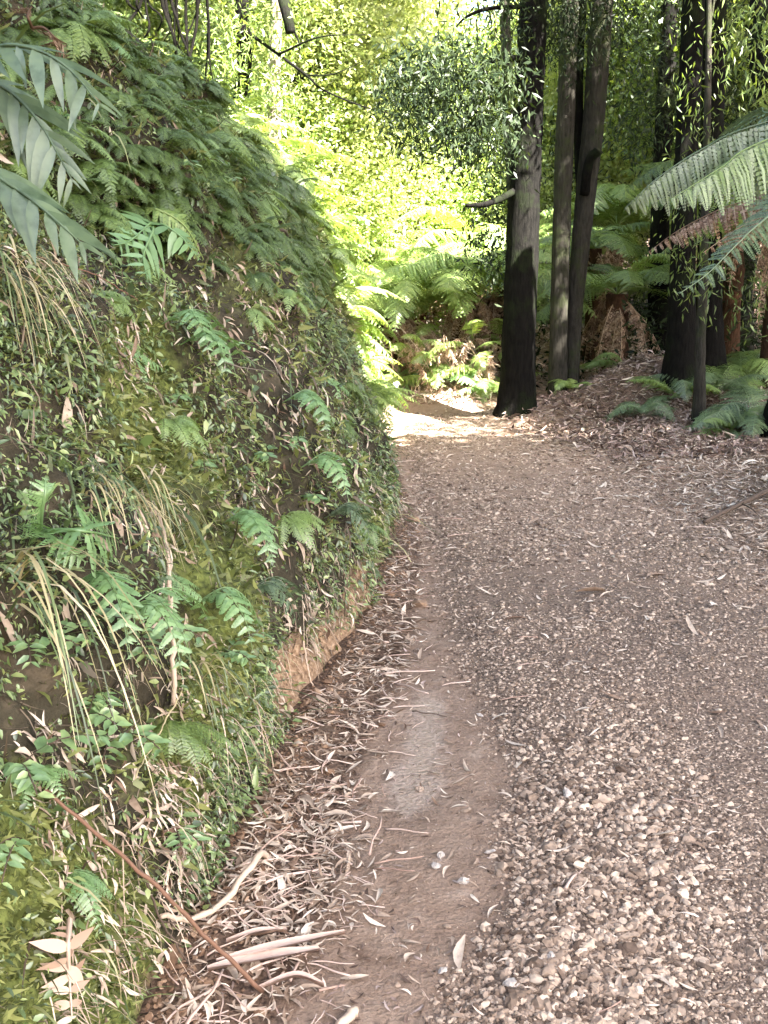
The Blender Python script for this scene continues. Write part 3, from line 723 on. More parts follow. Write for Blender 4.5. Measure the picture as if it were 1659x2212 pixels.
def frond_mesh(name, mat, elev, L, W, pairs, bend, wob=0.1, **kw):
    mb = MB(); e = math.radians(elev)
    pts = arc((math.cos(e), R.normal(0, wob), math.sin(e)), L, bend)
    frond(mb, pts, W, pairs, **kw)
    return mb.mesh(name, M[mat])

FR = {}
for mat in ('fern_sun', 'fern_dark', 'fern_blue', 'fern_mid'):
    FR[mat] = [frond_mesh('frond', mat, e, 1.0, 0.27, 26, b, style='bi', m=10, up=(0, 0, 1)) for e, b in ((55, 1.5), (40, 1.1), (30, 1.3), (62, 2.1))]
FR['brown_frond'] = [frond_mesh('dead_frond', 'brown_frond', e, 1.0, 0.16, 20, b, style='bi', m=6, sag=0.9, ragged=0.25) for e, b in ((-10, 3.2), (10, 4.5), (25, 5.5))]
FR['pale_brown_frond'] = [frond_mesh('dead_frond', 'pale_brown_frond', e, 1.0, 0.17, 18, b, style='bi', m=6, sag=0.9, ragged=0.3) for e, b in ((-10, 3.0), (20, 4.0))]
FR['fern_bright'] = [frond_mesh('frond', 'fern_bright', e, 1.0, 0.30, 18, b, style='tooth', m=8) for e, b in ((45, 1.3), (30, 1.2))]

def fern(name, label, cat, loc, mats, n, L, group=None, trunk=0.0, trunk_r=0.09, dead=0, az0=None, spread=2 * math.pi, lean=(0, 0)):
    """fern plant: fronds (and for a tree fern its fibrous trunk and dead skirt) as parts"""
    t = thing(name, label, cat, loc, group)
    top = Vector((lean[0], lean[1], trunk))
    if trunk > 0.05:
        mb = MB(); k = 12
        pts = smooth_path([(0, 0, -0.15), (lean[0] * 0.3, lean[1] * 0.3, trunk * 0.5), (lean[0], lean[1], trunk)], k)
        tube(mb, pts, trunk_r * np.linspace(1.35, 1.0, k) * (1 + 0.25 * (R.random(k) - .5)), 12, jit=0.35)
        link('trunk', mb.mesh('trunk', M['fibre']), t)
    for i in range(n):
        me = random.choice(FR[random.choice(mats)])
        f = link('frond', me, t, top)
        a = (az0 if az0 is not None else 0) + (i + 0.5 * random.random()) / n * spread - (spread / 2 if az0 is not None else 0)
        s = L * random.uniform(0.8, 1.12)
        f.scale = (s, s * random.uniform(0.9, 1.1), s); f.rotation_euler = (random.uniform(-.15, .15), random.uniform(-0.25, 0.25), a)
    for i in range(dead):
        f = link('dead_frond', random.choice(FR['brown_frond']), t, top - Vector((0, 0, random.uniform(0.02, 0.12))))
        s = min(L * 0.75, trunk * 1.0) * random.uniform(0.7, 1.1); a = i / dead * 2 * math.pi + random.random()
        f.scale = (s, s, s); f.rotation_euler = (random.uniform(-.2, .2), random.uniform(-0.1, 0.3), a)
    return t

def G(x, y): return (float(x), float(y), float(H(x, y)))
def on_ground(px, Y):
    x = (px - CX) / F * (Y * CP + 0.25); return G(x, Y)
def tfern(label, px, Y, trunk, n, L, dead, mats, group='tree ferns in the sunny clearing', **kw):
    return fern('tree_fern', label, 'tree fern', on_ground(px, Y), mats, n, L, group, trunk=trunk, dead=dead, **kw)
def gfern(label, px, Y, n, L, mats, group='ferns under the trees', dz=0.0):
    loc = on_ground(px, Y); return fern('fern', label, 'fern', loc, mats, n, L, group)
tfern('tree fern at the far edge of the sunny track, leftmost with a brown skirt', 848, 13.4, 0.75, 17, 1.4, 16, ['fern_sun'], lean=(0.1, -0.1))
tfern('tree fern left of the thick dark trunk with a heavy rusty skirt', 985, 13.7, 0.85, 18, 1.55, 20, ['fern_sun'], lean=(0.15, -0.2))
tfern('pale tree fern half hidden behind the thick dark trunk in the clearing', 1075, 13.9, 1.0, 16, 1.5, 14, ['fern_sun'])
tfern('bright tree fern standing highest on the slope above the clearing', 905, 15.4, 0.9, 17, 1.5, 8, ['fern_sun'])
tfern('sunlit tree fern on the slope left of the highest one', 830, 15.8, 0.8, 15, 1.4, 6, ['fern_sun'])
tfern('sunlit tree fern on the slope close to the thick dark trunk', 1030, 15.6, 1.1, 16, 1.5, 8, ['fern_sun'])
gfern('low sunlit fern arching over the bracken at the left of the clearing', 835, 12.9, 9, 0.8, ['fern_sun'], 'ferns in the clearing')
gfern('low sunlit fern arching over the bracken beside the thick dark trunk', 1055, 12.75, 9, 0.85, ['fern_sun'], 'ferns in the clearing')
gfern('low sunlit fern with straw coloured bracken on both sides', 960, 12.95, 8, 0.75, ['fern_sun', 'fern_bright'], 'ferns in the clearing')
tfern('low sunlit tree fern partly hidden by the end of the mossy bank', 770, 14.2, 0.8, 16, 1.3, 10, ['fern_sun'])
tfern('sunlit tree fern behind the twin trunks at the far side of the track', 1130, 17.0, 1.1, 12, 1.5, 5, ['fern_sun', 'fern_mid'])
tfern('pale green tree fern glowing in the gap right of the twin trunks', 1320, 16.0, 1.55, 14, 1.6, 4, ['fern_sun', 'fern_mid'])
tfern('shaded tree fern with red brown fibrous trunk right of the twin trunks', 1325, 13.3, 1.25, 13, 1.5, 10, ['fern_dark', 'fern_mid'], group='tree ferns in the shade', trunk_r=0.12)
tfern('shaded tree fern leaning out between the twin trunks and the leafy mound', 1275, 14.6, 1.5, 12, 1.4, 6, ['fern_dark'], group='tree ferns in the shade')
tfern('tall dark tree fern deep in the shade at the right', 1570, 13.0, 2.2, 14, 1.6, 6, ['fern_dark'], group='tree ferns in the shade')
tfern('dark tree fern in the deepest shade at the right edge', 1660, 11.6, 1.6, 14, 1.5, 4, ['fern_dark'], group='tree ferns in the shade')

# the big tree fern whose fronds reach in from the right
base = np.array(G(3.35, 6.5)); t = thing('tree_fern', 'large tree fern whose long silvery green fronds arch in from the right edge', 'tree fern', base)
mb = MB(); k = 16
top = np.array([3.15, 6.3, 2.62])
pts = smooth_path([(0, 0, -0.2), (-0.08, -0.05, 1.2), tuple(top - base)], k); tube(mb, pts, np.linspace(0.16, 0.11, k), 14, jit=0.35)
link('trunk', mb.mesh('trunk', M['fibre']), t)
def hero(name, path, W, pairs, mat, label=None, **kw):
    mb = MB(); frond(mb, smooth_path([np.array(p) - base for p in path], 30), W, pairs, **kw)
    o = link(name, mb.mesh(name, M[mat]), t)
    if label: o['label'] = label
hero('frond', [top, at(1640, 268, 5.9), at(1520, 320, 5.6), at(1420, 385, 5.4), at(1350, 450, 5.3)], 0.50, 50, 'fern_blue', 'long frond with a pale silvery top side', style='bi', m=15, sag=1.7, up=(0.1, -0.3, 1), ragged=.14)
hero('frond', [top, at(1660, 300, 5.5), at(1560, 360, 5.2), at(1450, 430, 5.0)], 0.46, 46, 'fern_mid', style='bi', m=14, sag=1.3, up=(-0.2, -0.5, 1), ragged=.14)
hero('frond', [top, at(1675, 455, 5.1), at(1600, 520, 4.9), at(1530, 590, 4.8), at(1468, 634, 4.7)], 0.26, 40, 'fern_blue', 'drooping frond with a narrow pale tip', style='bi', m=12, sag=0.3, up=(-0.2, -0.8, 1))
hero('frond', [top, at(1690, 240, 6.0), at(1640, 235, 6.4), at(1560, 290, 6.9)], 0.36, 36, 'fern_blue', style='bi', m=12, sag=0.5)
hero('frond', [top, at(1700, 400, 6.6), at(1600, 440, 7.2), at(1480, 520, 7.6)], 0.32, 36, 'fern_dark', style='bi', m=10, sag=0.6)
hero('dead_frond', [top - [0, 0, .1], at(1660, 410, 6.6), at(1560, 450, 6.7), at(1470, 495, 6.8), at(1400, 545, 6.9)], 0.26, 40, 'brown_frond', 'drooping rusty brown dead frond', style='bi', m=9, sag=1.6, ragged=0.2, lean=0.2)
hero('dead_frond', [top - [0, 0, .12], at(1690, 440, 6.4), at(1600, 490, 6.4), at(1520, 545, 6.4)], 0.24, 30, 'brown_frond', style='bi', m=8, sag=1.8, ragged=0.25, lean=0.2)
for a in range(9):
    f = link('frond', random.choice(FR['fern_dark'] + FR['fern_mid']), t, Vector(top - base)); s = random.uniform(1.4, 1.9)
    f.scale = (s, s, s); f.rotation_euler = (0, random.uniform(-.2, .1), math.radians(-85 + a * 26))

# ferns on the ground
gfern('small bright green fern at the foot of the twin trunks', 1235, 11.9, 8, 0.42, ['fern_mid', 'fern_sun'])
gfern('bright green fern beside the left foot of the thick dark trunk', 1062, 12.6, 7, 0.6, ['fern_bright', 'fern_mid'], 'ferns in the clearing')
gfern('bluish low fern on the leaf litter, leftmost of the ferns at the right', 1400, 10.6, 9, 0.55, ['fern_blue'])
gfern('bluish fern against the foot of the leafy mound', 1465, 10.9, 9, 0.7, ['fern_blue', 'fern_dark'])
gfern('fern growing right behind the thin straight sapling', 1545, 11.0, 9, 0.8, ['fern_blue', 'fern_dark'])
gfern('green fern with long level fronds at the right edge', 1630, 9.9, 10, 0.95, ['fern_blue'])
gfern('green fern standing above the others by the right edge', 1600, 11.6, 10, 1.0, ['fern_mid', 'fern_dark'])
gfern('low fern spreading over the litter below the right edge trees', 1580, 9.6, 8, 0.55, ['fern_blue', 'fern_mid'])
gfern('dark fern growing between the mound and the shaded tree fern', 1350, 12.4, 9, 0.7, ['fern_dark'])
gfern('fern in the deep shade behind the paired trunks', 1530, 13.0, 10, 1.0, ['fern_mid', 'fern_dark'])
gfern('mint green fern at the edge of the sunlit track', 905, 13.0, 7, 0.5, ['fern_bright'], 'ferns in the clearing')
gfern('little pale fern beside the bank end in the sun', 778, 13.4, 7, 0.5, ['fern_bright', 'fern_sun'], 'ferns in the clearing')
gfern('pale fern on the slope under the sunlit tree ferns', 950, 13.3, 7, 0.45, ['fern_sun'], 'ferns in the clearing')
gfern('sunny fern in front of the rusty skirted tree fern', 1020, 12.9, 7, 0.5, ['fern_sun', 'fern_bright'], 'ferns in the clearing')
for i, (px, Y, lab) in enumerate([(800, 12.9, 'heap of rusty dead bracken at the left end of the sunlit track edge'), (870, 12.75, 'rusty bracken clump under the leftmost brown skirted tree fern'), (935, 12.8, 'tangle of dry brown bracken in the middle of the clearing edge'), (985, 12.7, 'orange brown bracken heap in front of the heavy rusty skirt'),
                                  (1040, 12.75, 'dead bracken tangle close to the thick dark trunk'), (910, 13.3, 'brown bracken standing between the two skirted tree ferns'), (1080, 13.2, 'dead bracken seen just past the left side of the thick dark trunk')]):
    loc = on_ground(px, Y); t = thing('dead_bracken', lab, 'bracken', loc, 'dead bracken in the clearing')
    for j in range(11):
        f = link('dead_frond', random.choice(FR['brown_frond'] + FR['pale_brown_frond'] + FR['pale_brown_frond'] + FR['fern_sun'][:3]), t, (random.uniform(-.2, .2), random.uniform(-.1, .2), random.uniform(0.25, 0.6))); sc = random.uniform(0.45, 0.75); f.scale = (sc, sc, sc); f.rotation_euler = (random.uniform(-.5, .5), random.uniform(-.7, .3), random.uniform(0, 6.28))
    mb = MB()
    for j in range(9):
        a_ = R.uniform(0, 6.28); tube(mb, arc((math.cos(a_) * .5, math.sin(a_) * .5, 1), R.uniform(0.4, 0.9), R.uniform(0.3, 1.6), 7) + [R.uniform(-.25, .25), R.uniform(-.1, .2), 0], 0.006, 4)
    link('stalks', mb.mesh('stalks', M['palestick']), t)
for i, (px, Y) in enumerate([(740, 17.5), (830, 17.6), (930, 18.2), (1010, 17.2), (1060, 19), (700, 19), (880, 20), (980, 20.5), (1180, 18.5), (1240, 17.5), (1390, 16)]):
    gfern('pale fern among others on the sunny slope behind the clearing', px, Y, 9, random.uniform(0.9, 1.4), ['fern_sun'], 'ferns on the far slope')

# ------------------------------------------------------------------ bank ferns
def bank_fern_mesh(mat, n, L, W, pairs, style, m, az=75, sag=0.25, pw=0.3):
    mb = MB()
    for i in range(n):
        a = math.radians(-az + 2 * az * (i + R.random()) / n); e = math.radians(R.uniform(5, 50))
        pts = arc((math.cos(a) * math.cos(e), math.sin(a) * math.cos(e), math.sin(e)), L * R.uniform(0.7, 1.1), R.uniform(1.2, 2.6), 10)
        frond(mb, pts, W * R.uniform(0.8, 1.15), pairs, style, m=m, stem=0.0022, sag=sag, pw=pw, bare=0.18)
    return mb.mesh('fern', M[mat])
BF = {'hang': [bank_fern_mesh('fern_mid', 7, 0.27, 0.058, 16, 'tooth', 5) for _ in range(3)] + [bank_fern_mesh('fern_dark', 8, 0.31, 0.062, 16, 'tooth', 5) for _ in range(2)],
      'fresh': [bank_fern_mesh('fern_bright', 4, 0.26, 0.07, 11, 'tooth', 5) for _ in range(3)],
      'sunny': [bank_fern_mesh('fern_sun', 5, 0.38, 0.085, 15, 'tooth', 5) for _ in range(2)]}
ZL = {'upper': ('drooping dark green fern, one of many carpeting the upper bank', 'ferns carpeting the upper bank'),
      'rim': ('sunlit yellow green fern on the far edge of the bank against the clearing', 'sunlit ferns along the bank edge'),
      'mid': ('small green fern growing out of the middle of the mossy bank', 'small ferns on the bank face'),
      'low': ('little fresh green fern low on the bank among moss and dead leaves', 'little ferns low on the bank')}
def place_bank_fern(y, s, kind, zone, sc):
    P, N = bank0(y, s), bankn(y, s)
    o = link('bank_fern', random.choice(BF[kind]), None, Vector([float(c) for c in P - N * 0.01]))
    o.rotation_euler = (R.normal(0, .12), R.normal(0, .12), math.atan2(N[1], N[0]) + R.normal(0, 0.45)); k = sc * R.uniform(0.75, 1.2); o.scale = (k, k, k)
    return tag(o, ZL[zone][0], 'fern', ZL[zone][1])
cnt = 0; tries = 0
while cnt < 215 and tries < 6000:
    tries += 1
    y = math.exp(R.uniform(math.log(2.6), math.log(12.8))); s = R.uniform(1.6, 5.6); P = bank0(y, s); px, py, d = proj(P); px, py = px[0], py[0]
    # the fern carpet lies above a line falling from upper left to lower right
    if not (-20 < px < 800 and -40 < py < 1250): continue
    top = 420 + 0.25 * px; pr = 0.95 if py < top else (0.35 if py < top + 250 else 0.06)
    if px < 150 and py > 500: pr *= 0.2
    if R.random() > pr: continue
    place_bank_fern(y, s, 'hang', 'upper', 0.75 + 0.045 * y); cnt += 1
cnt = 0; tries = 0
while cnt < 85 and tries < 9000:
    tries += 1
    y = R.uniform(8.8, 12.6); s = R.uniform(0.6, 4.4); P = bank0(y, s); px, py, d = proj(P)
    N = bankn(y, s); view = nrm(P - np.array([0, 0, EYE]))
    if abs(float(N @ view)) > 0.36 or not infr(P)[0]: continue
    place_bank_fern(y, s, 'sunny', 'rim', R.uniform(1.2, 2.2)); cnt += 1
cnt = 0
while cnt < 46:
    y = math.exp(R.uniform(math.log(1.8), math.log(9))); s = R.uniform(0.5, 3.2); P = bank0(y, s)
    if not infr(P, 0)[0] or blobs(P, BARE)[0] > .4: continue
    place_bank_fern(y, s, random.choice(['fresh', 'hang', 'hang']), 'mid' if P[2] > 0.9 else 'low', 0.5 + 0.035 * y); cnt += 1
# the smaller ferns filling in between them
mb = MB(); n = 0
protos = []
for me in (BF['hang'][0], BF['hang'][3]):
    v = np.zeros(len(me.vertices) * 3, np.float32); me.vertices.foreach_get('co', v); lv = [tuple(p.vertices) for p in me.polygons]
    protos.append((v.reshape(-1, 3).astype(float), np.array([p for p in lv if len(p) == 4])))
y = np.exp(R.uniform(math.log(2.6), math.log(12.8), 2600)); s = R.uniform(1.7, 6.0, 2600); P = bank0(y, s); px, py, _ = proj(P)
k = infr(P, 0) & (py < 470 + 0.45 * px - 140 * R.random(2600)) & ((px > 120) | (py < 420))
y, s, P = y[k][:900], s[k][:900], P[k][:900]; N = bankn(y, s)
for i, (v, q) in enumerate(protos):
    m = np.arange(len(y)) % 2 == i; a = np.arctan2(N[m][:, 1], N[m][:, 0]) + R.normal(0, 0.5, m.sum()); sc = R.uniform(0.45, 0.9, m.sum()) * (0.8 + 0.03 * y[m]); z = np.zeros_like(a)
    Mx = np.stack([np.stack([np.cos(a), np.sin(a), z], -1), np.stack([-np.sin(a), np.cos(a), z], -1), np.stack([z, z, z + 1], -1)], -1) * sc[:, None, None]
    bake(mb, v, q, None, P[m] - 0.01 * N[m], Mx)
o = link('fern_carpet', mb.mesh('fern_carpet', M['fern_dark'])); tag(o, 'mass of small drooping ferns between the larger ones on the upper bank', 'ferns', kind='stuff')

# named ferns on the bank, each with its fronds as parts
def bank_plant(name, label, cat, root, fronds, mat, W, pairs, style, part='frond', group=None, **kw):
    root = np.array(root); t = thing(name, label, cat, root, group)
    for path in fronds:
        mb = MB(); frond(mb, smooth_path([np.array(p) - root for p in path], 18), W, pairs, style, **kw)
        link(part, mb.mesh(part, M[mat]), t)
    return t
def bp(px, py, out=0.05): return bank_hit(px, py, out)
TOC = np.array([0.75, -0.6, 0.5])
r0 = at(-70, 150, 2.5)
bank_plant('hanging_fern', 'large grey green fern with long drooping leaflets hanging in from the upper left corner', 'fern', r0,
           [[r0, at(0, 100, 2.42), at(80, 108, 2.35), at(150, 150, 2.3), at(215, 225, 2.25)],
            [r0 + [0, 0, -.02], at(10, 190, 2.5), at(85, 265, 2.45), at(155, 388, 2.4)]], 'frond_grey', 0.15, 9, 'pinna', sag=0.7, lean=1.3, pw=0.19, bare=0.06, up=(0.3, -0.8, 0.7), tip=0.35, ragged=0.22)
r0 = at(-80, 330, 2.3)
bank_plant('hanging_fern', 'teal green fern frond with broad joined leaflets hanging below the large grey one', 'fern', r0,
           [[r0, at(0, 385, 2.25), at(60, 425, 2.2), at(120, 475, 2.15), at(175, 525, 2.12)]], 'frond_grey', 0.15, 8, 'pinna', sag=0.45, lean=2.0, pw=0.22, bare=0.04, up=(0.3, -0.8, 0.7), tip=0.3, ragged=.16)
r0 = bp(330, 480, 0.02)
bank_plant('fern', 'mint green fern with leafy arching fronds in the middle of the upper bank', 'fern', r0,
           [[r0, bp(320, 485, .14), bp(280, 520, .2), bp(245, 530, .2)], [r0, bp(330, 500, .16), bp(310, 550, .22), bp(320, 610, .22)], [r0, bp(360, 490, .14), bp(395, 515, .18), bp(430, 560, .18)]],
           'fern_bright', 0.13, 9, 'pinna', pw=0.3, sag=0.3, up=TOC)
r0 = bp(85, 1150, 0.02)
bank_plant('fern', 'mint green fern with two toothed fronds beside the pale dry grass', 'fern', r0,
           [[r0, bp(90, 1110, .12), bp(95, 1070, .16), bp(98, 1035, .16)], [r0, bp(140, 1145, .14), bp(200, 1150, .18), bp(262, 1165, .18)], [r0, bp(120, 1165, .12), bp(160, 1195, .14), bp(185, 1215, .14)]],
           'fern_bright', 0.085, 15, 'tooth', m=6, sag=0.15, up=TOC)
r0 = bp(300, 450, 0.02)
bank_plant('fern', 'yellowish green frond curling down beside the mint green fern on the upper bank', 'fern', r0, [[r0, bp(345, 455, .12), bp(400, 490, .14), bp(440, 560, .10)]], 'fern_sun', 0.10, 14, 'tooth', m=6, up=TOC)
THREE = [(255, 1330, 1), (420, 1305, 1), (390, 745, 1), (560, 620, 1), (600, 640, 2), (650, 1010, 1), (480, 1130, 1), (160, 1260, 1), (520, 1290, 2), (700, 1120, 2), (610, 870, 1), (350, 700, 1)]
for px, py, kk in THREE:
    r0 = bp(px, py, 0.01); d = r0[1]; L = 0.13 + 0.014 * d
    fr = []
    for j in range(3):
        a = R.uniform(-0.9, 0.9)
        fr.append([r0, r0 + np.array([0.5, a * .5, 0.25]) * L, r0 + np.array([0.85, a * 1.1, -0.05]) * L, r0 + np.array([1.0, a * 1.5, -0.55]) * L])
    near = {(255, 1330): 'left of the bleached standing stalk', (420, 1305): 'right of the bleached standing stalk', (390, 745): 'beside the mossy patch of the bank', (560, 620): 'high on the bank under the hanging ferns',
            (600, 640): 'with silvery fronds under the far bank edge', (650, 1010): 'low on the far part of the bank', (480, 1130): 'right of the pale dry grass', (160, 1260): 'just under the mint green toothed fern',
            (520, 1290): 'silvery, above the lower moss cushion', (700, 1120): 'silvery, near the far foot of the bank', (610, 870): 'in the middle of the far bank', (350, 700): 'above the small hollow full of dead leaves'}[(px, py)]
    bank_plant('fern', 'small three fronded fern ' + near, 'fern', r0, fr, 'fern_bright' if kk == 1 else 'frond_grey', 0.05 + 0.004 * d, 9, 'tooth', m=5, stem=0.002, group='small three fronded ferns')
r0 = bp(150, 1985, 0.08)
bank_plant('dead_fern', 'dried pale brown fern frond hanging over the moss at the lower left', 'fern', r0,
           [[r0, bp(148, 2045, .09), bp(150, 2115, .10), bp(155, 2200, .09)]], 'pale_brown_frond', 0.052, 9, 'pinna', pw=0.34, sag=0.2, lean=-0.1, up=TOC, tip=0.3, ragged=0.3, part='dead_frond')
r0 = bp(70, 60, 0.25)
bank_plant('dead_fern', 'curled rusty dead frond caught at the top left corner', 'fern', r0, [[r0, bp(95, 62, .28), bp(125, 85, .3), bp(165, 105, .3)], [r0, bp(60, 30, .3), bp(75, 5, .3), bp(95, -30, .3)]], 'brown_frond', 0.09, 12, 'tooth', m=5, sag=0.9, ragged=0.35, up=TOC, part='dead_frond')

# seedlings with broad leaves
SEED = []
for k in range(3):
    ms, ml = MB(), MB(); v, q, t_ = leaf_quadshape([0.42, 0.55, 0.36][k], 0.2)
    for b in range([2, 3, 2][k]):
        a = R.uniform(-1.1, 1.1); pts = arc((math.cos(a), math.sin(a), R.uniform(0.3, 0.9)), R.uniform(0.12, 0.2), 1.0, 8); tube(ms, pts, 0.0016, 4)
        for j in range(2, 8):
            for sg in (-1, 1):
                if R.random() < .2: continue
                d = nrm((pts[j] - pts[j - 1]) * 20 + np.array([-math.sin(a), math.cos(a), 0]) * sg * 0.9 + np.array([0, 0, R.uniform(-.3, .2)])); L = R.uniform(0.04, 0.07) * (1.1 - 0.06 * j)
                up = nrm(np.array([0.35, 0, 1.0]) + R.normal(0, .25, 3)); sd = nrm(np.cross(up, d)); bake(ml, v, q, t_, pts[j][None], (np.stack([d, sd, np.cross(d, sd)], -1) * L)[None])
    SEED.append((ms.mesh('stem', M['twig']), ml.mesh('foliage', M['shrub'])))
SPOTS = [(150, 1360, 'bright green seedling left of the bleached standing stalk, uppermost of three close together'), (170, 1560, 'broad leaved seedling in the middle of three at the left edge'), (215, 1500, 'seedling with big pointed leaves above the brown stick'),
         (60, 1400, 'light green seedling touching the left edge among thin dry stalks'), (40, 1660, 'pale green seedling at the left edge above the start of the brown stick'), (45, 1810, 'star leaved seedling at the left edge below the start of the brown stick'),
         (300, 1380, 'leafy seedling beside the bleached standing stalk'), (395, 370, 'seedling with rounded mint leaves high on the upper bank'), (470, 395, 'seedling with rounded mint leaves right of the other high one'),
         (350, 250, 'tiny pale seedling among the highest bank ferns'), (660, 1080, 'leafy seedling low on the far end of the bank'), (640, 950, 'shiny leaved seedling on the far end of the bank face'), (690, 1015, 'green seedling near the far foot of the bank'),
         (540, 560, 'seedling at the lower edge of the fern carpet'), (400, 860, 'bright seedling right of the hollow full of dead leaves'), (470, 760, 'small seedling on the open mossy face'), (560, 990, 'narrow leaved seedling on the middle of the far bank face'),
         (440, 1000, 'seedling above the crossing grass blades'), (250, 1600, 'upright seedling hanging above the lower moss cushion'), (480, 1420, 'seedling right of the foot of the bleached stalk'), (375, 1790, 'thin grey green seedling among the dead leaves low on the bank')]
for i, (px, py, lab) in enumerate(SPOTS):
    r0 = bp(px, py, 0.0); t = thing('seedling', lab, 'seedling', r0, 'broad leaved seedlings on the bank', math.radians(R.uniform(-70, 20))); k = R.uniform(0.75, 1.15) * (0.75 + 0.07 * r0[1]); t.scale = (k, k, k)
    ms, ml = SEED[i % 3]; link('stem', ms, t); link('foliage', ml, t)

# tussocks of dry grass
def tussock(label, roots, n, L, mats=('drygrass', 'grass')):
    r0 = np.array(roots[0]); t = thing('grass_tussock', label, 'grass', r0, 'dry grass tussocks')
    for mt, nn in zip(mats, (n, n // 2)):
        mb = MB()
        for i in range(nn):
            p = np.array(roots[R.integers(0, len(roots))]) - r0 + R.normal(0, 0.03, 3); a = R.uniform(-1.2, 0.6)
            pts = arc((math.cos(a), math.sin(a), R.uniform(0.2, 1.1)), L * R.uniform(0.5, 1.15), R.uniform(2.0, 4.5), 9); tn = nrm(np.gradient(pts, axis=0)); sd = nrm(np.cross(tn, [math.cos(a) * .6, math.sin(a) * .6, 1])); w = np.linspace(1, 0.12, 9)[:, None] * R.uniform(0.0022, 0.0045)
            v = np.stack([pts - sd * w, pts + sd * w], 1).reshape(-1, 3) + p; mb.add(v, [(2 * j, 2 * j + 2, 2 * j + 3, 2 * j + 1) for j in range(8)])
        link('blades', mb.mesh('blades', M[mt]), t)
tussock('pale dry grass tussock hanging over the dark hollow at the left edge', [bp(10, 580), bp(60, 570), bp(-40, 590), bp(30, 620)], 80, 0.34)
tussock('straw coloured dry grass spilling around the top of the bleached standing stalk', [bp(270, 1080), bp(310, 1085), bp(240, 1075)], 42, 0.26)
tussock('long stalks of dry grass arching across the left edge of the bank', [bp(0, 1240), bp(20, 1270), bp(-20, 1255)], 16, 0.55)
tussock('thin green and straw grass clump below the fern carpet', [bp(175, 1025)], 16, 0.26, ('grass', 'drygrass'))
tussock('fine green grass clump near the middle of the bank', [bp(290, 1040), bp(300, 1060)], 24, 0.24, ('grass', 'drygrass'))
tussock('small grass clump on the lower moss cushion', [bp(420, 1445)], 22, 0.18, ('grass', 'drygrass'))

# ------------------------------------------------------------------ sticks, roots, stones lying about
def stick(name, label, cat, pts, r, mat, n=24, sides=7, jit=0.15, group=None, twigs=()):
    pts = np.array(pts); r0 = pts[0].copy(); path = smooth_path(pts - r0, n); mb = MB()
    path = path + R.normal(0, 0.0015, path.shape)
    tube(mb, path, np.linspace(r[0], r[1], n), sides, jit)
    for a, b, rr in twigs: tube(mb, smooth_path([np.array(a) - r0, (np.array(a) + np.array(b)) / 2 - r0 + [0, 0, .01], np.array(b) - r0], 7), np.linspace(rr, rr * .3, 7), 5, .1)
    o = link(name, mb.mesh(name, M[mat]), None, Vector([float(c) for c in r0])); return tag(o, label, cat, group)
def gp(px, py, up=0.01):
    p = gnd(px, py, 0.0); p[2] = H(p[0], p[1]) + up; return p
A, Z = bp(95, 1705, .06), gp(565, 2140, .012)
stick('stick', 'long thin red brown stick lying down the bank to the track at the lower left', 'stick', [A, A * .75 + Z * .25 + [0, 0, .012], A * .5 + Z * .5 + [0, 0, .015], A * .25 + Z * .75 + [0, 0, .008], Z], (0.0035, 0.0055), 'redstick')
stick('dry_stalk', 'bleached standing stalk dropping straight down the bank from the dry grass', 'stalk', [bp(322, 1092, .06), bp(348, 1130, .10), bp(362, 1220, .10), bp(370, 1350, .09), bp(376, 1455, .06), bp(375, 1520, .02)], (0.006, 0.0065), 'palestick')
stick('root', 'thick pale root curving out of the soil at the foot of the bank', 'root', [bp(350, 1975, .02), bp(420, 1985, .05), gp(500, 1988, .05), gp(560, 1925, .09), bp(583, 1850, .03), bp(572, 1790, .02), bp(560, 1740, .0)], (0.006, 0.011), 'palestick', 30, 8, 0.25)
stick('root', 'slender pale root hanging over the orange soil below the bank lip', 'root', [bp(655, 1380, .03), bp(665, 1440, .05), bp(680, 1500, .03)], (0.004, 0.002), 'palestick')
stick('root', 'broken pale root sticking out above the bare orange soil', 'root', [bp(620, 1290, .03), bp(670, 1370, .06), bp(690, 1420, .03)], (0.009, 0.005), 'palestick')
stick('root', 'long dangling root at the far foot of the bank', 'root', [bp(842, 1085, .04), bp(852, 1130, .05), bp(856, 1160, .04)], (0.008, 0.005), 'palestick')
stick('twig', 'bare grey twig forked over the moss below the red brown stick', 'twig', [bp(300, 1860, .04), bp(350, 1990, .05), bp(440, 2120, .05), bp(500, 2170, .03)], (0.003, 0.0015), 'twig', twigs=[(bp(350, 1990, .05), bp(430, 2020, .05), .002)])
stick('twig', 'thin straw stalk crossing the moss cushion from the foot of the bleached stalk', 'twig', [bp(395, 1490, .04), bp(350, 1570, .04), bp(290, 1680, .03)], (0.0018, 0.0022), 'drygrass')
stick('twig', 'thin arching brown twig under the hanging dry grass', 'twig', [bp(80, 555, .10), bp(150, 575, .12), bp(220, 600, .10), bp(300, 650, .04)], (0.003, 0.0015), 'redstick')
stick('twig', 'dark bare twig arching out from the far bank edge under the ferns', 'twig', [bp(520, 500, .05), bp(620, 520, .2), bp(680, 560, .3), bp(735, 600, .35)], (0.010, 0.004), 'twig')
stick('twig', 'dark crooked twig lying in the upper fern carpet', 'twig', [bp(490, 395, .1), bp(540, 400, .16), bp(575, 425, .14)], (0.014, 0.006), 'twig')
stick('branch', 'dark fallen branch on the litter at the right edge of the track', 'branch', [gp(1520, 1137, .02), gp(1600, 1112, .05), gp(1700, 1085, .07)], (0.012, 0.022), 'twig', twigs=[(gp(1600, 1112, .05), gp(1640, 1135, .03), .006)])
0 and stick('branch', 'short dark stick at the near foot of the thick dark trunk', 'branch', [gp(985, 922, .03), gp(1010, 916, .05), gp(1050, 905, .05)], (0.02, 0.025), 'twig')
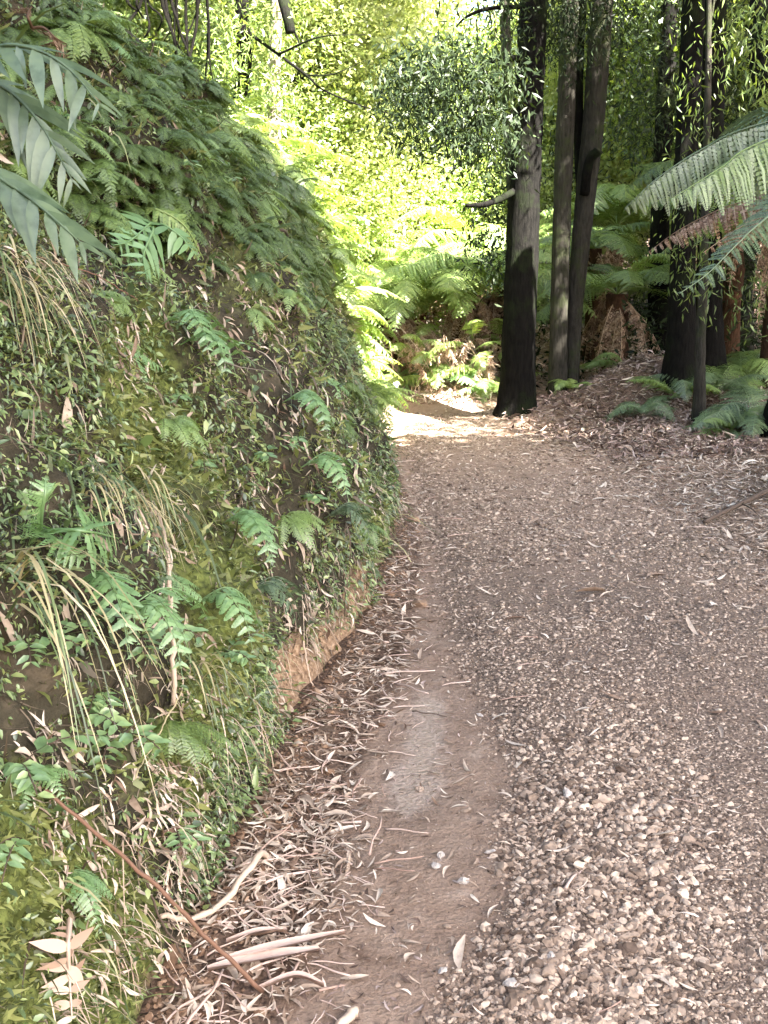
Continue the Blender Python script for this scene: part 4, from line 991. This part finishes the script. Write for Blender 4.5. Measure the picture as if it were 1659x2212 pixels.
stick('twig', 'thin dark twig lying across the wet mud', 'twig', [gp(890, 1528, .01), gp(925, 1533, .015), gp(965, 1539, .01)], (0.0025, 0.002), 'twig', 8)
stick('wood_piece', 'short pale broken stick at the bottom edge of the mud', 'stick', [gp(728, 2212, .012), gp(748, 2195, .014), gp(768, 2175, .014)], (0.009, 0.011), 'palestick', 10, 8)
for (a, b, c), w, lab in (([(470, 2105), (600, 2060), (745, 2012)], 0.014, 'longest strip of shed bark lying over the dead leaves'), ([(450, 2125), (570, 2085), (690, 2050)], 0.018, 'broad strip of shed bark under the longest one'),
                          ([(490, 2060), (560, 2035), (620, 2012)], 0.009, 'narrow strip of shed bark nearest the bank'), ([(560, 2140), (640, 2120), (700, 2128)], 0.008, 'short bark strip pointing at the mud')):
    A = [gp(*a, .022), gp(*b, .035), gp(*c, .02)]; r0 = A[0]; p = smooth_path(np.array(A) - r0, 14); tn = nrm(np.gradient(p, axis=0)); sd = nrm(np.cross(tn, UP)); wd = (w * np.sin(np.linspace(0.25, 2.9, 14)))[:, None]; mb = MB()
    v = np.stack([p - sd * wd + [0, 0, .004], p - [0, 0, .004], p + sd * wd + [0, 0, .005]], 1).reshape(-1, 3); v = np.concatenate([v, v - [0, 0, .003]])
    q = []
    for j in range(13): b_ = j * 3; q += [(b_, b_ + 3, b_ + 4, b_ + 1), (b_ + 1, b_ + 4, b_ + 5, b_ + 2), (b_ + 42, b_ + 43, b_ + 46, b_ + 45), (b_ + 43, b_ + 44, b_ + 47, b_ + 46)]
    mb.add(v, q); tag(link('bark_strip', mb.mesh('bark_strip', M['strip']), None, Vector([float(c) for c in r0])), lab, 'bark', 'shed bark strips')
ROCKS = [(905, 1688, 13, 'dark stone standing alone in the wet patch of mud'), (952, 1838, 10, 'upper of two pale stones close together on the mud'), (942, 1864, 14, 'lower and larger of two pale stones close together on the mud'),
         (1002, 1898, 17, 'flat pale stone on the right of the bare mud'), (1007, 1741, 12, 'dark stone at the edge of the gravel above the bare mud'), (1058, 1832, 13, 'rounded pale stone at the left edge of the gravel'),
         (1226, 1724, 18, 'large flat pale stone lying in the middle of the gravel'), (1036, 1534, 9, 'small white stone beside the wet mud'), (966, 1992, 10, 'grey stone near the tip of the bare mud'), (858, 2113, 9, 'small dark stone half sunk in the mud near the bottom'),
         (1108, 2142, 20, 'biggest broken stone in the gravel near the bottom edge'), (1190, 2088, 16, 'angular stone left of the compacted gravel near the bottom'), (1430, 1990, 16, 'long pale stone on the darker compacted gravel'), (1525, 1400, 9, 'pale stone on the dark patch of the track'), (955, 2085, 14, 'pale stone at the tip of the gravel heap')]
for i, (px, py, rr, lab) in enumerate(ROCKS):
    p = gp(px, py, 0); d = proj(p)[2][0]; r_ = rr / F * d; v, f = stone_shape(2, 200 + i); mb = MB(); mb.add(v * r_, None, f)
    o = link('stone', mb.mesh('stone', M['stone_big' if 'dark' not in lab and 'grey' not in lab else 'stone'], False), None, Vector((p[0], p[1], p[2] + r_ * 0.3))); o.rotation_euler = (R.normal(0, .15), R.normal(0, .15), R.uniform(0, 6)); tag(o, lab, 'stone', 'single stones on the track')

# ------------------------------------------------------------------ trees
LEAFK = (np.array([(0, 0, 0), (0.4, -0.5, 0.02), (1, 0, -0.1), (0.4, 0.5, 0.02)]), np.array([(0, 1, 2, 3)]))
def leaf_cloud(mb, C, n_per, spread, L, w, droop, twig=None):
    C = np.asarray(C, float); N = len(C) * n_per; c = np.repeat(C, n_per, axis=0)
    off = R.normal(size=(N, 3)) * np.asarray(spread)
    d = nrm(R.normal(size=(N, 3)) * np.array([1, 1, 0.7]) + np.array([0, 0, -droop])); l = L * R.uniform(0.6, 1.3, N)
    Fm = frames(d); Fm = Fm * np.stack([l, l * w * R.uniform(0.7, 1.3, N), l], 1)[:, None, :]
    bake(mb, LEAFK[0], LEAFK[1], None, c + off, Fm)
def ell(n, c, r, shell=0.5):
    d = nrm(R.normal(size=(n, 3))); k = R.uniform(shell, 1, (n, 1)) ** 0.6
    return np.array(c) + d * k * np.array(r)
def tree(label, base, path, rad, bark, crown=None, cmat='crown_dark', group=None, limbs=8, sides=14, extra=None, name='tree', branches=(), trunks=()):
    base = np.array(base, float); t = thing(name, label, 'tree', base, group)
    L0 = lambda p: np.array(p, float) - base
    mb = MB(); n = 60
    P = smooth_path([L0(p) for p in path], n); P = P[0] + 0 * P + (P - P[0]); rr = np.interp(np.linspace(0, 1, n), np.linspace(0, 1, len(rad)), rad)
    flare = 1 + 0.55 * np.exp(-np.maximum(np.linspace(0, np.linalg.norm(P[-1] - P[0]), n) - 0.15, 0) / 0.28)
    tube(mb, P, rr * flare, sides, 0.10)
    cl = None
    if crown is not None: cl = np.concatenate([ell(*c) for c in crown])
    if cl is not None and limbs:
        for c in cl[R.permutation(len(cl))[:limbs]]:
            c = L0(c); i = int(np.argmin(np.abs(P[:, 2] - (c[2] - 0.8)))); i = max(i, n // 5); a = P[i]
            mid = (a + c) / 2 + np.array([0, 0, 0.25]); tube(mb, smooth_path([a, mid, c], 10), np.linspace(min(rr[i] * .45, 0.05), 0.008, 10), 6, .1)
    link('trunk', mb.mesh('trunk', M[bark]), t)
    for pth, r_ in trunks:
        m2 = MB(); tube(m2, smooth_path([L0(p) for p in pth], n), np.interp(np.linspace(0, 1, n), np.linspace(0, 1, len(r_)), r_) * (1 + 0.4 * np.exp(-np.linspace(0, 5, n) / .2)), sides, .1)
        link('trunk', m2.mesh('trunk', M[bark]), t)
    for pth, r0, r1 in branches:
        m2 = MB(); tube(m2, smooth_path([L0(p) for p in pth], 16), np.linspace(r0, r1, 16), 7, .15); link('branch', m2.mesh('branch', M['bark_dark']), t)
    mb = MB()
    if cl is not None: leaf_cloud(mb, cl - base, *(extra or (110, 0.30, 0.15, 0.26, 0.5)))
    return t, mb
def crown_of(t, mb, mat):
    if mb.n: link('crown', mb.mesh('crown', M[mat]), t)

# hanging sprays seen against the sky and the trunks: (px0, px1, py0, py1, Y0, Y1, clumps)
def spray_centres(boxes):
    C = []
    for a, b, c, d, y0, y1, n in boxes:
        for _ in range(n): C.append(at(R.uniform(a, b), R.uniform(c, d), R.uniform(y0, y1)))
    return np.array(C)
# the thick dark trunk
B = on_ground(1117, 11.3)
t, mb = tree('thick straight dark trunk standing at the bend, right of the sunny clearing', B, [np.array(B) - [0, 0, .2], at(1125, 620, 11.3), at(1138, 300, 11.3), at(1153, 0, 11.3), at(1165, -350, 11.3), (1.6, 11.6, 12)], (0.185, 0.175, 0.155, 0.14, 0.10, 0.04), 'bark_dark',
             crown=[(70, (1.6, 12.0, 11.0), (2.2, 1.8, 1.8))], limbs=10,
             branches=[([at(1135, 126, 11.3), at(1070, 128, 11.0), at(1040, 150, 10.9), at(1031, 200, 10.9), at(1028, 240, 10.9), at(1058, 285, 10.9)], 0.035, 0.01), ([at(1140, 15, 11.3), at(1060, 18, 11), at(1010, 35, 10.9), at(985, 58, 10.9)], 0.025, 0.008),
                       ([at(1125, 405, 11.3), at(1080, 430, 11.1), at(1045, 442, 11), at(1005, 444, 11)], 0.04, 0.022)])
C = spray_centres([(850, 960, 130, 200, 9.6, 10.7, 26), (930, 1090, 110, 190, 9.6, 10.7, 30), (960, 1095, 180, 330, 9.7, 10.7, 50), (840, 920, 190, 250, 9.8, 10.6, 12), (1020, 1100, 330, 560, 11.4, 12.4, 16), (1090, 1130, 0, 120, 10.6, 11.2, 6), (990, 1100, -40, 40, 10.5, 12, 9), (1020, 1100, 500, 600, 11.6, 12.4, 8), (900, 1000, 200, 300, 9.7, 10.6, 14)])
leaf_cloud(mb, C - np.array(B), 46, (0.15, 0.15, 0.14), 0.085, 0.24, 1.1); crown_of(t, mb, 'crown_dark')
# slim trunk behind it
B = on_ground(1118, 13.2)
t, mb = tree('slim dark trunk rising close behind the left side of the thick one', B, [np.array(B) - [0, 0, .2], at(1112, 500, 13.2), at(1100, 250, 13.2), at(1090, 0, 13.2), at(1085, -250, 13.2)], (0.09, 0.08, 0.07, 0.06, 0.03), 'bark_grey', crown=[(26, (1.2, 13.6, 9), (1.2, 1.0, 0.9))], limbs=0)
crown_of(t, mb, 'crown_dark')
# the twin trunks
B = on_ground(1207, 12.1)
t, mb = tree('pair of grey trunks growing from one foot, one straight and one leaning right', B, [np.array(B) - [0, 0, .2], at(1207, 700, 12.1), at(1216, 400, 12.1), at(1226, 150, 12.1), at(1236, -100, 12.1), at(1240, -500, 12.1), (2.6, 12.3, 11)], (0.105, 0.10, 0.10, 0.095, 0.08, 0.04), 'bark_grey',
             crown=[(50, (2.9, 12.6, 10.6), (2.0, 1.6, 1.6)), (22, (2.5, 10.2, 5.6), (0.75, 0.4, 0.28))], limbs=8,  # second, lower clump added out of view to shade the thick dark trunk
             trunks=[([np.array(on_ground(1237, 12.2)) - [0, 0, .2], at(1240, 700, 12.2), at(1262, 450, 12.2), at(1283, 250, 12.2), at(1300, 0, 12.2), at(1320, -350, 12.2)], (0.08, 0.085, 0.11, 0.12, 0.125, 0.07))],
             branches=[([at(1262, 420, 12.1), at(1272, 350, 11.95), at(1292, 325, 11.9)], 0.055, 0.05), ([at(1258, 470, 12.2), at(1250, 330, 12.28), at(1250, 150, 12.3), at(1258, 0, 12.3), at(1262, -100, 12.3)], 0.05, 0.055)])
C = spray_centres([(1160, 1340, -20, 80, 11.2, 12, 44), (1330, 1440, 0, 300, 11.5, 13, 20), (1180, 1300, 60, 140, 11.6, 12.4, 10), (1190, 1230, 250, 420, 12.3, 12.8, 8)])
leaf_cloud(mb, C - np.array(B), 34, (0.14, 0.14, 0.16), 0.085, 0.22, 1.3); crown_of(t, mb, 'crown_dark')
# trunks at the right
B = on_ground(1425, 13.8)
t, mb = tree('dark trunk behind the leafy mound, left of the paired trunks', B, [np.array(B) - [0, 0, .2], at(1425, 500, 13.8), at(1438, 200, 13.8), at(1450, -50, 13.8), at(1460, -350, 13.8)], (0.15, 0.12, 0.11, 0.10, 0.05), 'bark_dark', crown=[(30, (4.3, 13.9, 11.2), (1.6, 1.2, 1.4))], limbs=0)
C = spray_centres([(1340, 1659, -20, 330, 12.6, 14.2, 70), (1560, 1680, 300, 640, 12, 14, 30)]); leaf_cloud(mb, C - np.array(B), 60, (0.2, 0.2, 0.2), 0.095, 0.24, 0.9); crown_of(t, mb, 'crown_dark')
B = on_ground(1472, 11.2)
t, mb = tree('left one of the paired thick trunks growing out of the leafy mound', B, [np.array(B) - [0, 0, .2], at(1474, 600, 11.2), at(1484, 300, 11.2), at(1498, 0, 11.2), at(1505, -350, 11.2)], (0.165, 0.13, 0.115, 0.11, 0.06), 'bark_dark', crown=[(30, (3.4, 11.6, 11.0), (1.0, 0.8, 0.8))], limbs=8)
C = spray_centres([(1460, 1600, 0, 430, 10.2, 11.0, 26), (1440, 1560, 480, 640, 9.8, 10.8, 12), (1540, 1659, 600, 680, 9.4, 10.5, 9)])
leaf_cloud(mb, C - np.array(B), 20, (0.12, 0.12, 0.17), 0.085, 0.19, 1.5); crown_of(t, mb, 'crown_mid')
B = on_ground(1535, 11.6)
t, mb = tree('right one of the paired thick trunks above the ferns', B, [np.array(B) - [0, 0, .2], at(1532, 600, 11.6), at(1538, 300, 11.6), at(1545, 0, 11.6), at(1550, -350, 11.6)], (0.15, 0.13, 0.12, 0.115, 0.06), 'bark_dark', crown=[(44, (5.5, 9.3, 8.0), (1.1, 0.7, 0.9))], limbs=5); crown_of(t, mb, 'crown_dark')  # crown placed aside, out of view, to shade the twin trunks
B = on_ground(1513, 10.2)
t, mb = tree('thin straight sapling pole in front of the paired trunks', B, [np.array(B) - [0, 0, .1], at(1513, 760, 10.2), at(1519, 600, 10.25), at(1524, 400, 10.35), at(1530, 150, 10.4), at(1532, -60, 10.45)], (0.052, 0.046, 0.044, 0.035, 0.03, 0.02), 'bark_grey', crown=[(14, (3.3, 10.4, 4.8), (0.6, 0.5, 0.4))], limbs=4, extra=(40, 0.2, 0.09, 0.22, 1.2)); crown_of(t, mb, 'crown_mid')
B = G(3.6, 9.4)
t, mb = tree('black trunk cut off by the upper right edge', B, [np.array(B) - [0, 0, .2], (3.62, 9.4, 2), at(1652, 130, 9.4), at(1665, -250, 9.4)], (0.17, 0.14, 0.12, 0.08), 'bark_dark', crown=[(60, (7.0, 5.2, 8.3), (1.9, 1.6, 1.4))], limbs=9)  # crown set out of view, away from its trunk, to shade the mound
C = spray_centres([(1610, 1670, 60, 260, 8.6, 9.2, 10), (1600, 1670, 0, 60, 8.6, 9.4, 6)]); leaf_cloud(mb, C - np.array(B), 22, (0.1, 0.1, 0.13), 0.09, 0.18, 1.4); crown_of(t, mb, 'crown_mid')
# unseen trees added to shade the track, crowns shaped to block the sun
for lab, (x, y), cr in (('unseen tall tree added at the right of the track to shade the gravel', (5.6, 4.2), [(130, (4.7, 2.7, 7.8), (2.8, 2.5, 1.3)), (120, (1.6, 2.9, 8.3), (2.4, 2.7, 1.2))]), ('unseen tall tree added farthest to the right of the track for shade', (8.0, 2.4), [(120, (7.6, 2.2, 8.0), (2.3, 2.8, 1.4))]),
                        ('unseen tall tree added on the right nearest the camera to shade the near track', (5.4, -1.4), [(130, (5.2, -1.8, 7.8), (2.8, 2.6, 1.3)), (130, (2.4, -2.0, 8.3), (2.8, 2.8, 1.2))]), ('unseen tall tree added deep in the wood at the right for shade', (8.8, 7.2), [(90, (8.6, 6.8, 8.0), (2.3, 2.0, 1.4)), (60, (7.2, 9.4, 8.2), (1.5, 1.3, 1.0))]), ('unseen tall tree added deepest in the wood at the right for shade', (10.5, 10.5), [(90, (10.2, 10.0, 8.0), (2.6, 2.2, 1.6)), (70, (8.2, 12.4, 8.6), (1.8, 1.6, 1.1))])):
    B = G(x, y); t, mb = tree(lab, B, [np.array(B) - [0, 0, .2], (x - .1, y, 3), (x - .4, y + .1, 6), (x - .8, y + .2, 8.5)], (0.2, 0.17, 0.12, 0.04), 'bark_dark', crown=cr, limbs=14, extra=(150, 0.38, 0.32, 0.36, 0.5), group='unseen trees added to shade the track'); crown_of(t, mb, 'crown_dark')
# trees on top of the bank at the left
def btop(x, y):
    z = float(np.interp(foot(y) - x, -PROF[::1, 0][1:], PROF[1:, 1])); return (x, y, z)
B = btop(-2.05, 13.0)
t, mb = tree('leafy tree on the far top of the bank with a dark straight trunk', B, [np.array(B) - [0, 0, .3], at(522, 200, 12.9), at(523, 0, 12.9), at(520, -300, 12.9)], (0.10, 0.09, 0.08, 0.05), 'bark_dark', crown=[(40, (-2.1, 11.6, 7.4), (2.0, 1.8, 1.5))], limbs=9,
             branches=[([at(523, 60, 12.9), at(573, 97, 12.4), at(663, 163, 12), at(696, 193, 12), at(793, 233, 11.9), at(905, 258, 11.8)], 0.022, 0.004), ([at(600, 118, 12.2), at(690, 80, 12), at(790, 75, 12)], 0.014, 0.004), ([at(663, 163, 12), at(720, 160, 11.9), at(790, 130, 11.9)], 0.012, 0.003)])
C = spray_centres([(430, 620, -20, 230, 12, 13.6, 75), (600, 700, 0, 120, 12.4, 13.4, 8), (560, 640, 200, 340, 12.4, 13.4, 14)]); leaf_cloud(mb, C - np.array(B), 42, (0.17, 0.17, 0.17), 0.085, 0.22, 0.8); crown_of(t, mb, 'crown_mid')
B = btop(-1.45, 13.3)
t, mb = tree('pale peeling trunk at the far top of the bank beside the yellow foliage', B, [np.array(B) - [0, 0, .3], at(592, 330, 13), at(592, 180, 13), at(598, 0, 13), at(600, -250, 13)], (0.085, 0.08, 0.075, 0.07, 0.03), 'bark_pale', crown=[(24, (-1.5, 12.6, 6.9), (1.4, 1.2, 1.0))], limbs=6,
             branches=[([at(600, -60, 12.5), at(612, 0, 12.2), at(622, 40, 12.1), at(628, 72, 12.1)], 0.065, 0.055), ([at(632, 60, 12.1), at(645, 90, 12.1), at(646, 120, 12.1)], 0.014, 0.005)])
C = spray_centres([(560, 640, 120, 260, 12.6, 13.4, 12)]); leaf_cloud(mb, C - np.array(B), 30, (0.15, 0.15, 0.15), 0.085, 0.22, 0.8); crown_of(t, mb, 'crown_mid')
for lab, (x, y), cr in (('dark tree high on the bank above the fern carpet', (-3.6, 8.0), [(60, (-3.6, 7.0, 9.0), (1.6, 2.0, 1.3))]), ('dark tree high on the bank nearest the camera', (-4.6, 4.6), [(60, (-4.4, 4.8, 9.4), (2.0, 2.0, 1.4))])):
    B = btop(x, y); t, mb = tree(lab, B, [np.array(B) - [0, 0, .4], (x, y, 6), (x + .3, y + .2, 8), (x + .6, y + .3, 10)], (0.15, 0.13, 0.1, 0.04), 'bark_dark', crown=cr, limbs=10, extra=(100, 0.34, 0.2, 0.3, 0.5), group='trees on top of the bank'); crown_of(t, mb, 'crown_dark')
# dark stems hanging before the left tree
for i in range(16):
    px = 290 + i * 10 + R.uniform(-9, 9); y0 = R.uniform(-120, -40); y1 = 60 + 0.9 * (px - 300) + R.uniform(-40, 90); Y = 9.8 + 0.1 * i; w = R.uniform(-30, 55); k = R.uniform(-16, 16, 2)
    stick('vine', 'dark leafless vine stem hanging behind the top of the fern carpet', 'vine', [at(px, y0 - 60, Y), at(px + w * .25 + k[0], y0 * .6 + y1 * .4, Y + .1), at(px + w * .6 + k[1], y0 * .25 + y1 * .75, Y - .1), at(px + w, y1, Y)], (R.uniform(0.006, 0.024), R.uniform(0.003, 0.009)), 'vine_bark', 18, 6, 0.3, 'dark vine stems hanging over the bank')

# background trees, one of each kind built and then copied
def proto(label, h, cr, mat, bark, r, n, leafs=(340, 0.30, 0.095, 0.6, 0.1), stems=1):
    t, mb = tree(label, (0, 0, 0), [(0, 0, -.3), (0.05, 0.03, h * .35), (-0.05, 0.05, h * .7), (0.05, 0, h)], (r, r * .85, r * .6, r * .25), bark, crown=[(n, (0, 0, h * cr[0]), (cr[1], cr[1], h * cr[2]))], limbs=16, extra=leafs, group='sunlit trees beyond the clearing'); crown_of(t, mb, mat)
    return t
KIND = {'y': (proto('', 8.0, (0.55, 1.9, 0.46), 'crown_yellow', 'bark_grey', 0.10, 130), 'yellow green tree glowing in the sun beyond the clearing'),
        's': (proto('', 3.6, (0.6, 1.15, 0.42), 'crown_yellow', 'bark_pale', 0.045, 60, (300, 0.24, 0.07, 0.5, 0.1)), 'young sunlit tree with slender pale stem on the far slope'),
        'm': (proto('', 9.0, (0.58, 2.1, 0.42), 'crown_mid', 'bark_grey', 0.12, 75), 'mid green tree standing in the forest beyond the clearing'),
        'w': (proto('', 4.4, (0.62, 1.2, 0.38), 'fern_sun', 'bark_pale', 0.05, 64, (300, 0.24, 0.07, 0.5, 0.1)), 'pale green young tree in the haze of the far slope')}
first = {k: True for k in KIND}
FAR = [('y', 650, 16.5, 1.0), ('y', 720, 18.5, 1.05), ('y', 780, 21, 0.95), ('y', 590, 18.5, 1.15), ('y', 690, 22.5, 1.3), ('y', 745, 24, 1.0), ('y', 480, 19, 1.2), ('y', 905, 24, 0.45),
       ('s', 820, 17.8, 1.0), ('y', 640, 15.6, 0.72), ('s', 730, 16.4, 1.1), ('s', 790, 15.9, 0.85), ('w', 690, 15.2, 0.8), ('w', 930, 17.0, 0.85), ('s', 1050, 17.4, 1.0), ('s', 905, 18.5, 1.0), ('s', 985, 19, 1.05), ('w', 868, 17.0, 0.85), ('w', 940, 19.5, 1.0), ('w', 1060, 18.5, 1.05), ('s', 1130, 20, 1.1), ('w', 1010, 22, 1.0), ('s', 750, 19.5, 1.0),
       ('y', 1190, 22, 0.75), ('y', 1290, 19, 0.72), ('m', 1200, 26, 0.7), ('m', 1380, 21, 0.8), ('y', 1420, 18, 0.9), ('m', 1520, 16.5, 0.95), ('m', 1620, 15, 0.9), ('m', 1600, 20, 1.1), ('m', 1480, 23, 1.1), ('m', 400, 18, 1.2), ('m', 480, 16.5, 1.0), ('y', 560, 24, 1.2), ('m', 1720, 17, 1.1), ('m', 1330, 26, 0.9), ('y', 1010, 27, 0.5), ('y', 960, 30, 0.5), ('y', 760, 30, 1.0), ('y', 1080, 25, .55)]
for k, px, Y, sc in FAR:
    t, lab = KIND[k]
    if first[k]: first[k] = False
    else: t = copy_tree(t)
    x = (px - CX) / F * (Y * CP); z = float(H(x, Y))
    if x < foot(min(Y, 25)) - 0.3 and Y < 20: z = min(float(np.interp(foot(Y) - x, -PROF[1:, 0], PROF[1:, 1])), 5)
    t.location = (x, Y, z); t.scale = (sc, sc, sc * random.uniform(0.95, 1.05)); t.rotation_euler = (0, 0, random.uniform(0, 6.28)); t['label'] = lab
for i, (px, Y) in enumerate([(866, 15.8), (898, 16.2), (880, 17.5)]):
    B = np.array(on_ground(px, Y)); mb = MB(); tube(mb, smooth_path([(0, 0, -.2), (0.03, 0, 1.2), (0.10 - .05 * i, 0, 2.6)], 20), np.linspace(0.045, 0.02, 20), 8, .1)
    t = thing('sapling', ['pale straight sapling stem, left one of a close pair in the sunny slope', 'pale sapling stem, right one of a close pair in the sunny slope', 'thin pale sapling stem farther back between the close pair'][i], 'sapling', B); link('trunk', mb.mesh('trunk', M['bark_pale']), t)
    mb = MB(); leaf_cloud(mb, ell(12, (0.08, 0, 2.7), (0.5, 0.5, 0.5)), 40, 0.14, 0.08, 0.3, 0.4); link('crown', mb.mesh('crown', M['fern_sun']), t)

# undergrowth filling the floor of the wood
mb = MB(); n = 1500
y = R.uniform(12.3, 30, n); x = R.uniform(-0.5, 0.55, n) * y
k = (y > yfar(x) + 0.3) & ~((x > 1.0) & (x < 2.0) & (y < 12.6)); x, y = x[k], y[k]; z = H(x, y)
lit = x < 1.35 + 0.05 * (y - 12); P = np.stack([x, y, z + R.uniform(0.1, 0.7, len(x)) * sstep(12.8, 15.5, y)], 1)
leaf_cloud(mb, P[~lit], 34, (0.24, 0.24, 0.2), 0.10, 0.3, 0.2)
n2 = 420; y2 = R.uniform(12.6, 20, n2); x2 = R.uniform(2.9, 8.5, n2); P2 = np.stack([x2, y2, H(x2, y2) + R.uniform(0, 1, n2) ** 1.5 * (0.8 + 0.5 * (x2 - 2.9))], 1); P2 = P2[x2 / y2 > 0.235]
leaf_cloud(mb, P2, 60, (0.28, 0.28, 0.25), 0.10, 0.3, 0.4)
o = link('undergrowth', mb.mesh('undergrowth', M['crown_dark'])); tag(o, 'dark leafy undergrowth between the trees at the right', 'undergrowth', kind='stuff')  # dark leaf copy: deep shade of the wood put into its colour
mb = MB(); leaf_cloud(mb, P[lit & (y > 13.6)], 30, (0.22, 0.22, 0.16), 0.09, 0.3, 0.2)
o = link('undergrowth', mb.mesh('undergrowth', M['fern_sun'])); tag(o, 'low sunlit undergrowth on the slope beyond the clearing', 'undergrowth', kind='stuff')  # pale leaf copy: sunlight put into its colour

# ------------------------------------------------------------------ light, sky, camera
SUN_DIR = nrm(np.array([0.58, -0.60, 1.0]))
el = math.asin(SUN_DIR[2]); az = math.atan2(SUN_DIR[0], SUN_DIR[1])
sd = bpy.data.lights.new('sun', 'SUN'); sd.energy = 5.0; sd.angle = math.radians(0.5); sd.color = (1.0, 0.95, 0.87)
so = bpy.data.objects.new('sun', sd); COL.objects.link(so); so.location = (8, 20, 30)
so.rotation_euler = Vector(-SUN_DIR).to_track_quat('-Z', 'Y').to_euler()
w = bpy.data.worlds.new('World'); scene.world = w; w.use_nodes = True
nt = w.node_tree; nt.nodes.clear()
sky = nt.nodes.new('ShaderNodeTexSky'); sky.sky_type = 'NISHITA'; sky.sun_disc = False; sky.sun_elevation = el; sky.sun_rotation = az
sky.dust_density = 4.0; sky.ozone_density = 0.0; sky.air_density = 1.0
bg = nt.nodes.new('ShaderNodeBackground'); bg.inputs[1].default_value = 0.055
out = nt.nodes.new('ShaderNodeOutputWorld'); nt.links.new(sky.outputs[0], bg.inputs[0]); nt.links.new(bg.outputs[0], out.inputs[0])
cam = bpy.data.cameras.new('camera'); co = bpy.data.objects.new('camera', cam); COL.objects.link(co)
co.location = (0, 0, EYE); co.rotation_euler = (math.pi / 2 - PITCH, 0, 0)
cam.sensor_fit = 'VERTICAL'; cam.sensor_height = 24; cam.lens = 24 * F / 2212; cam.clip_start = 0.05; cam.clip_end = 1000
scene.camera = co
vs = scene.view_settings; vs.view_transform = 'Standard'; vs.look = 'None'; vs.exposure = 4.45; vs.gamma = 1.0
scene.render.engine = 'CYCLES'; cy = scene.cycles
cy.max_bounces = 9; cy.diffuse_bounces = 5; cy.glossy_bounces = 2; cy.transmission_bounces = 4; cy.transparent_max_bounces = 4
cy.use_denoising = True; cy.sample_clamp_indirect = 4
